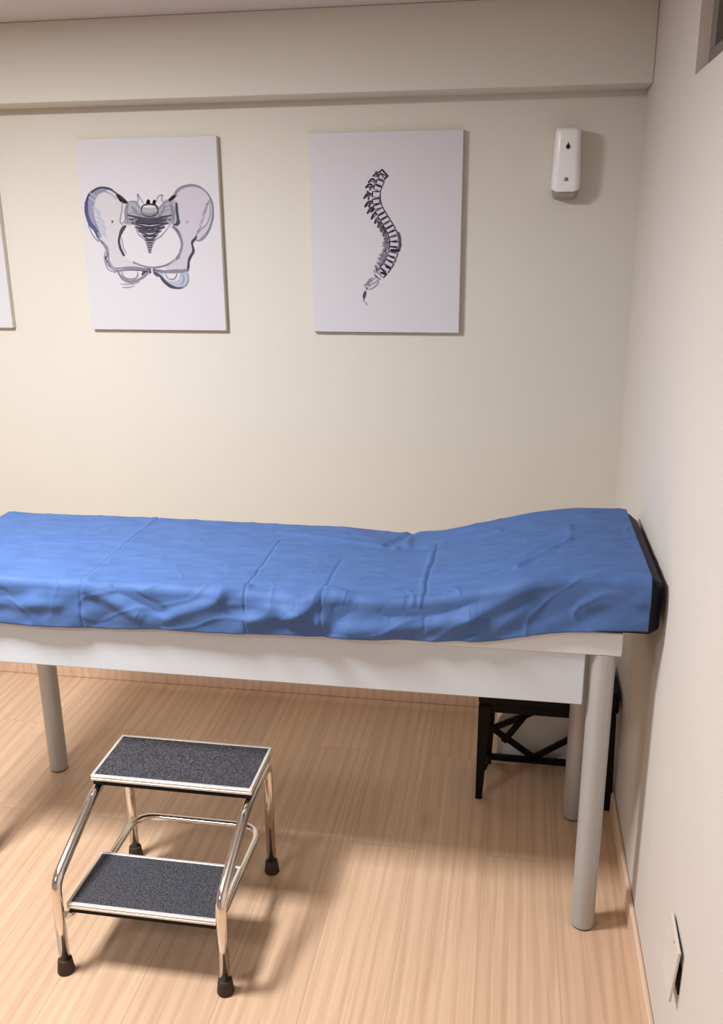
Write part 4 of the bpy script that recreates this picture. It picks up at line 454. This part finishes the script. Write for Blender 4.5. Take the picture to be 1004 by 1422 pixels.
# ------------------------------------------------------------------ black folding stool + white bin under the table
t = empty('folding_stool', (-.21, -.49, 0), 'black folding stool with crossed braces standing under the right end of the treatment table', 'stool')
SYf, SYr = -.555, -.360
link('seat', B(-.408, -.008, SYf-.012, SYr+.01, .318, .385), m_black, t, bevel=.012, seg=3)
def tleg(x, y, xb, yb, w0, w1):
    bm = bmesh.new(); vs = []
    for (cx_, cy_, z, w_) in ((x, y, .318, w0), (xb, yb, 0, w1)):
        for i, j in ((-1,-1), (1,-1), (1,1), (-1,1)): vs.append(bm.verts.new((cx_+w_/2*i, cy_+.011*j, z)))
    for f in ((0,1,2,3), (4,7,6,5), (0,4,5,1), (1,5,6,2), (2,6,7,3), (3,7,4,0)): bm.faces.new([vs[i] for i in f])
    return bm
for (x, y, xb, yb, w0, w1) in ((-.388, SYf, -.398, SYf, .038, .020), (-.032, SYf, -.019, SYf, .034, .026), (-.372, SYr-.03, -.378, SYr, .034, .024), (-.050, SYr-.03, -.058, SYr, .028, .018)):
    link('leg', tleg(x, y, xb, yb, w0, w1), m_black, t, bevel=.003)
def rod(name, a, b_, w_=.020, d=.012): link(name, bar(bmesh.new(), a, b_, w_, d), m_black, t, bevel=.003)
rod('crossbar', (-.372, SYr, .022), (-.058, SYr, .022), .022)
rod('crossbar', (-.385, SYf+.006, .305), (-.045, SYf+.006, .305), .026)
rod('brace', (-.375, SYr-.016, .142), (-.222, SYr-.016, .034)); rod('brace', (-.240, SYr-.016, .036), (-.060, SYr-.016, .165))
rod('brace', (-.376, SYr-.029, .137), (-.190, SYr-.029, .240)); rod('brace', (-.330, SYr-.029, .098), (-.244, SYr-.029, .232))
rod('side_brace', (-.386, SYf, .10), (-.372, SYr, .02), .014)
rod('side_brace', (-.032, SYf, .14), (-.056, SYr, .05), .012)
settle(t)
bm = bmesh.new(); prof = []
bx0, bx1, bz1, rr = -.352, -.070, .176, .05
for cx_, cz_, a0 in ((bx1-.02, .02, -90), (bx1-.03, bz1-.03, 0), (bx0+rr, bz1-rr, 90), (bx0+.015, .015, 180)):
    r_ = {-90: .02, 0: .03, 90: rr, 180: .015}[a0]
    for k in range(7):
        a = math.radians(a0+90*k/6); prof.append((cx_+r_*math.cos(a), cz_+r_*math.sin(a)))
loft(bm, [[(x, y, z) for x, z in prof] for y in (-.325, -.14)])
setp(link('storage_bin', bm, m_bin, bevel=.005), 'white rounded bin behind the black folding stool under the treatment table', 'bin')

# ------------------------------------------------------------------ loose wall plate on the right wall
t = empty('wall_plate', (0, -1.50, .345), 'loose cream cover plate hanging off the right wall near the floor', 'wall plate')
M = Matrix.Translation((-.002, -1.452, 0)) @ Matrix.Rotation(math.radians(-1.5), 4, 'Z') @ Matrix.Translation((.002, 1.452, 0))
M = Matrix.Translation((0, -1.5, .345)) @ Matrix.Rotation(math.radians(2), 4, 'X') @ Matrix.Translation((0, 1.5, -.345)) @ M
M = Matrix.Translation((-.001, 0, .40)) @ Matrix.Rotation(math.radians(3.5), 4, 'Y') @ Matrix.Translation((0, 0, -.40)) @ M
bm = bmesh.new(); box(bm, -.008, -.002, -1.555, -1.452, .288, .405, M)
link('cover_plate', bm, m_plate, t, bevel=.002)
link('dark_gap_box', B(-.0030, .02, -1.551, -1.51, .305, .362), m_black, t)  # black box gives the shaded gap behind the loose plate its dark tone
bm = bmesh.new()
vs = [bm.verts.new(M @ Vector((-.0083, -1.515+.003*math.cos(2*math.pi*k/12), .392+.003*math.sin(2*math.pi*k/12)))) for k in range(12)]
bm.faces.new(vs)
link('screw', bm, m_emb, t)
settle(t)

# ------------------------------------------------------------------ lights
def area(name, loc, sx, sy, power, col, rot=(0, 0, 0)):
    d = bpy.data.lights.new(name, 'AREA'); d.shape = 'RECTANGLE'; d.size = sx; d.size_y = sy; d.energy = power; d.color = col
    o = bpy.data.objects.new(name, d); COL.objects.link(o); o.location = loc; o.rotation_euler = rot; return o
WARM = (.95, .97, 1)
area('main_and_fill_lamp', (-1.8, -1.6, CZ-.01), .35, .35, 74, WARM)
area('main_and_fill_lamp', (-2.3, -3.2, CZ-.01), .5, .5, 27, WARM)  # fill lamp added behind the camera, no known fitting there
area('main_and_fill_lamp', (-3.4, -1.0, CZ-.01), .4, .4, 5, WARM)  # weak overhead fill added far left, no known fitting there
wd = bpy.data.worlds.new('world'); SC.world = wd; wd.use_nodes = True
wd.node_tree.nodes['Background'].inputs[0].default_value = (.6, .62, .65, 1); wd.node_tree.nodes['Background'].inputs[1].default_value = .35

# ------------------------------------------------------------------ camera
yaw, pitch, roll = .16734, .30215, -.00788
f = Vector((-math.sin(yaw)*math.cos(pitch), math.cos(yaw)*math.cos(pitch), -math.sin(pitch))); r = Vector((math.cos(yaw), math.sin(yaw), 0)); u = r.cross(f)
r2 = r*math.cos(roll)+u*math.sin(roll); u2 = -r*math.sin(roll)+u*math.cos(roll)
cd = bpy.data.cameras.new('camera'); co = bpy.data.objects.new('camera', cd); COL.objects.link(co)
co.matrix_world = Matrix(((r2.x, u2.x, -f.x, -.3486), (r2.y, u2.y, -f.y, -2.9462), (r2.z, u2.z, -f.z, 1.65), (0, 0, 0, 1)))
cd.sensor_fit = 'VERTICAL'; cd.sensor_height = 36; cd.sensor_width = 36*1004/1422; cd.lens = 1253.55/1422*36; cd.clip_start = .02
SC.camera = co
SC.view_settings.view_transform = 'Standard'; SC.view_settings.look = 'None'; SC.view_settings.exposure = 0
SC.cycles.use_denoising = True; SC.cycles.max_bounces = 8; SC.cycles.diffuse_bounces = 5; SC.cycles.caustics_reflective = False; SC.cycles.caustics_refractive = False
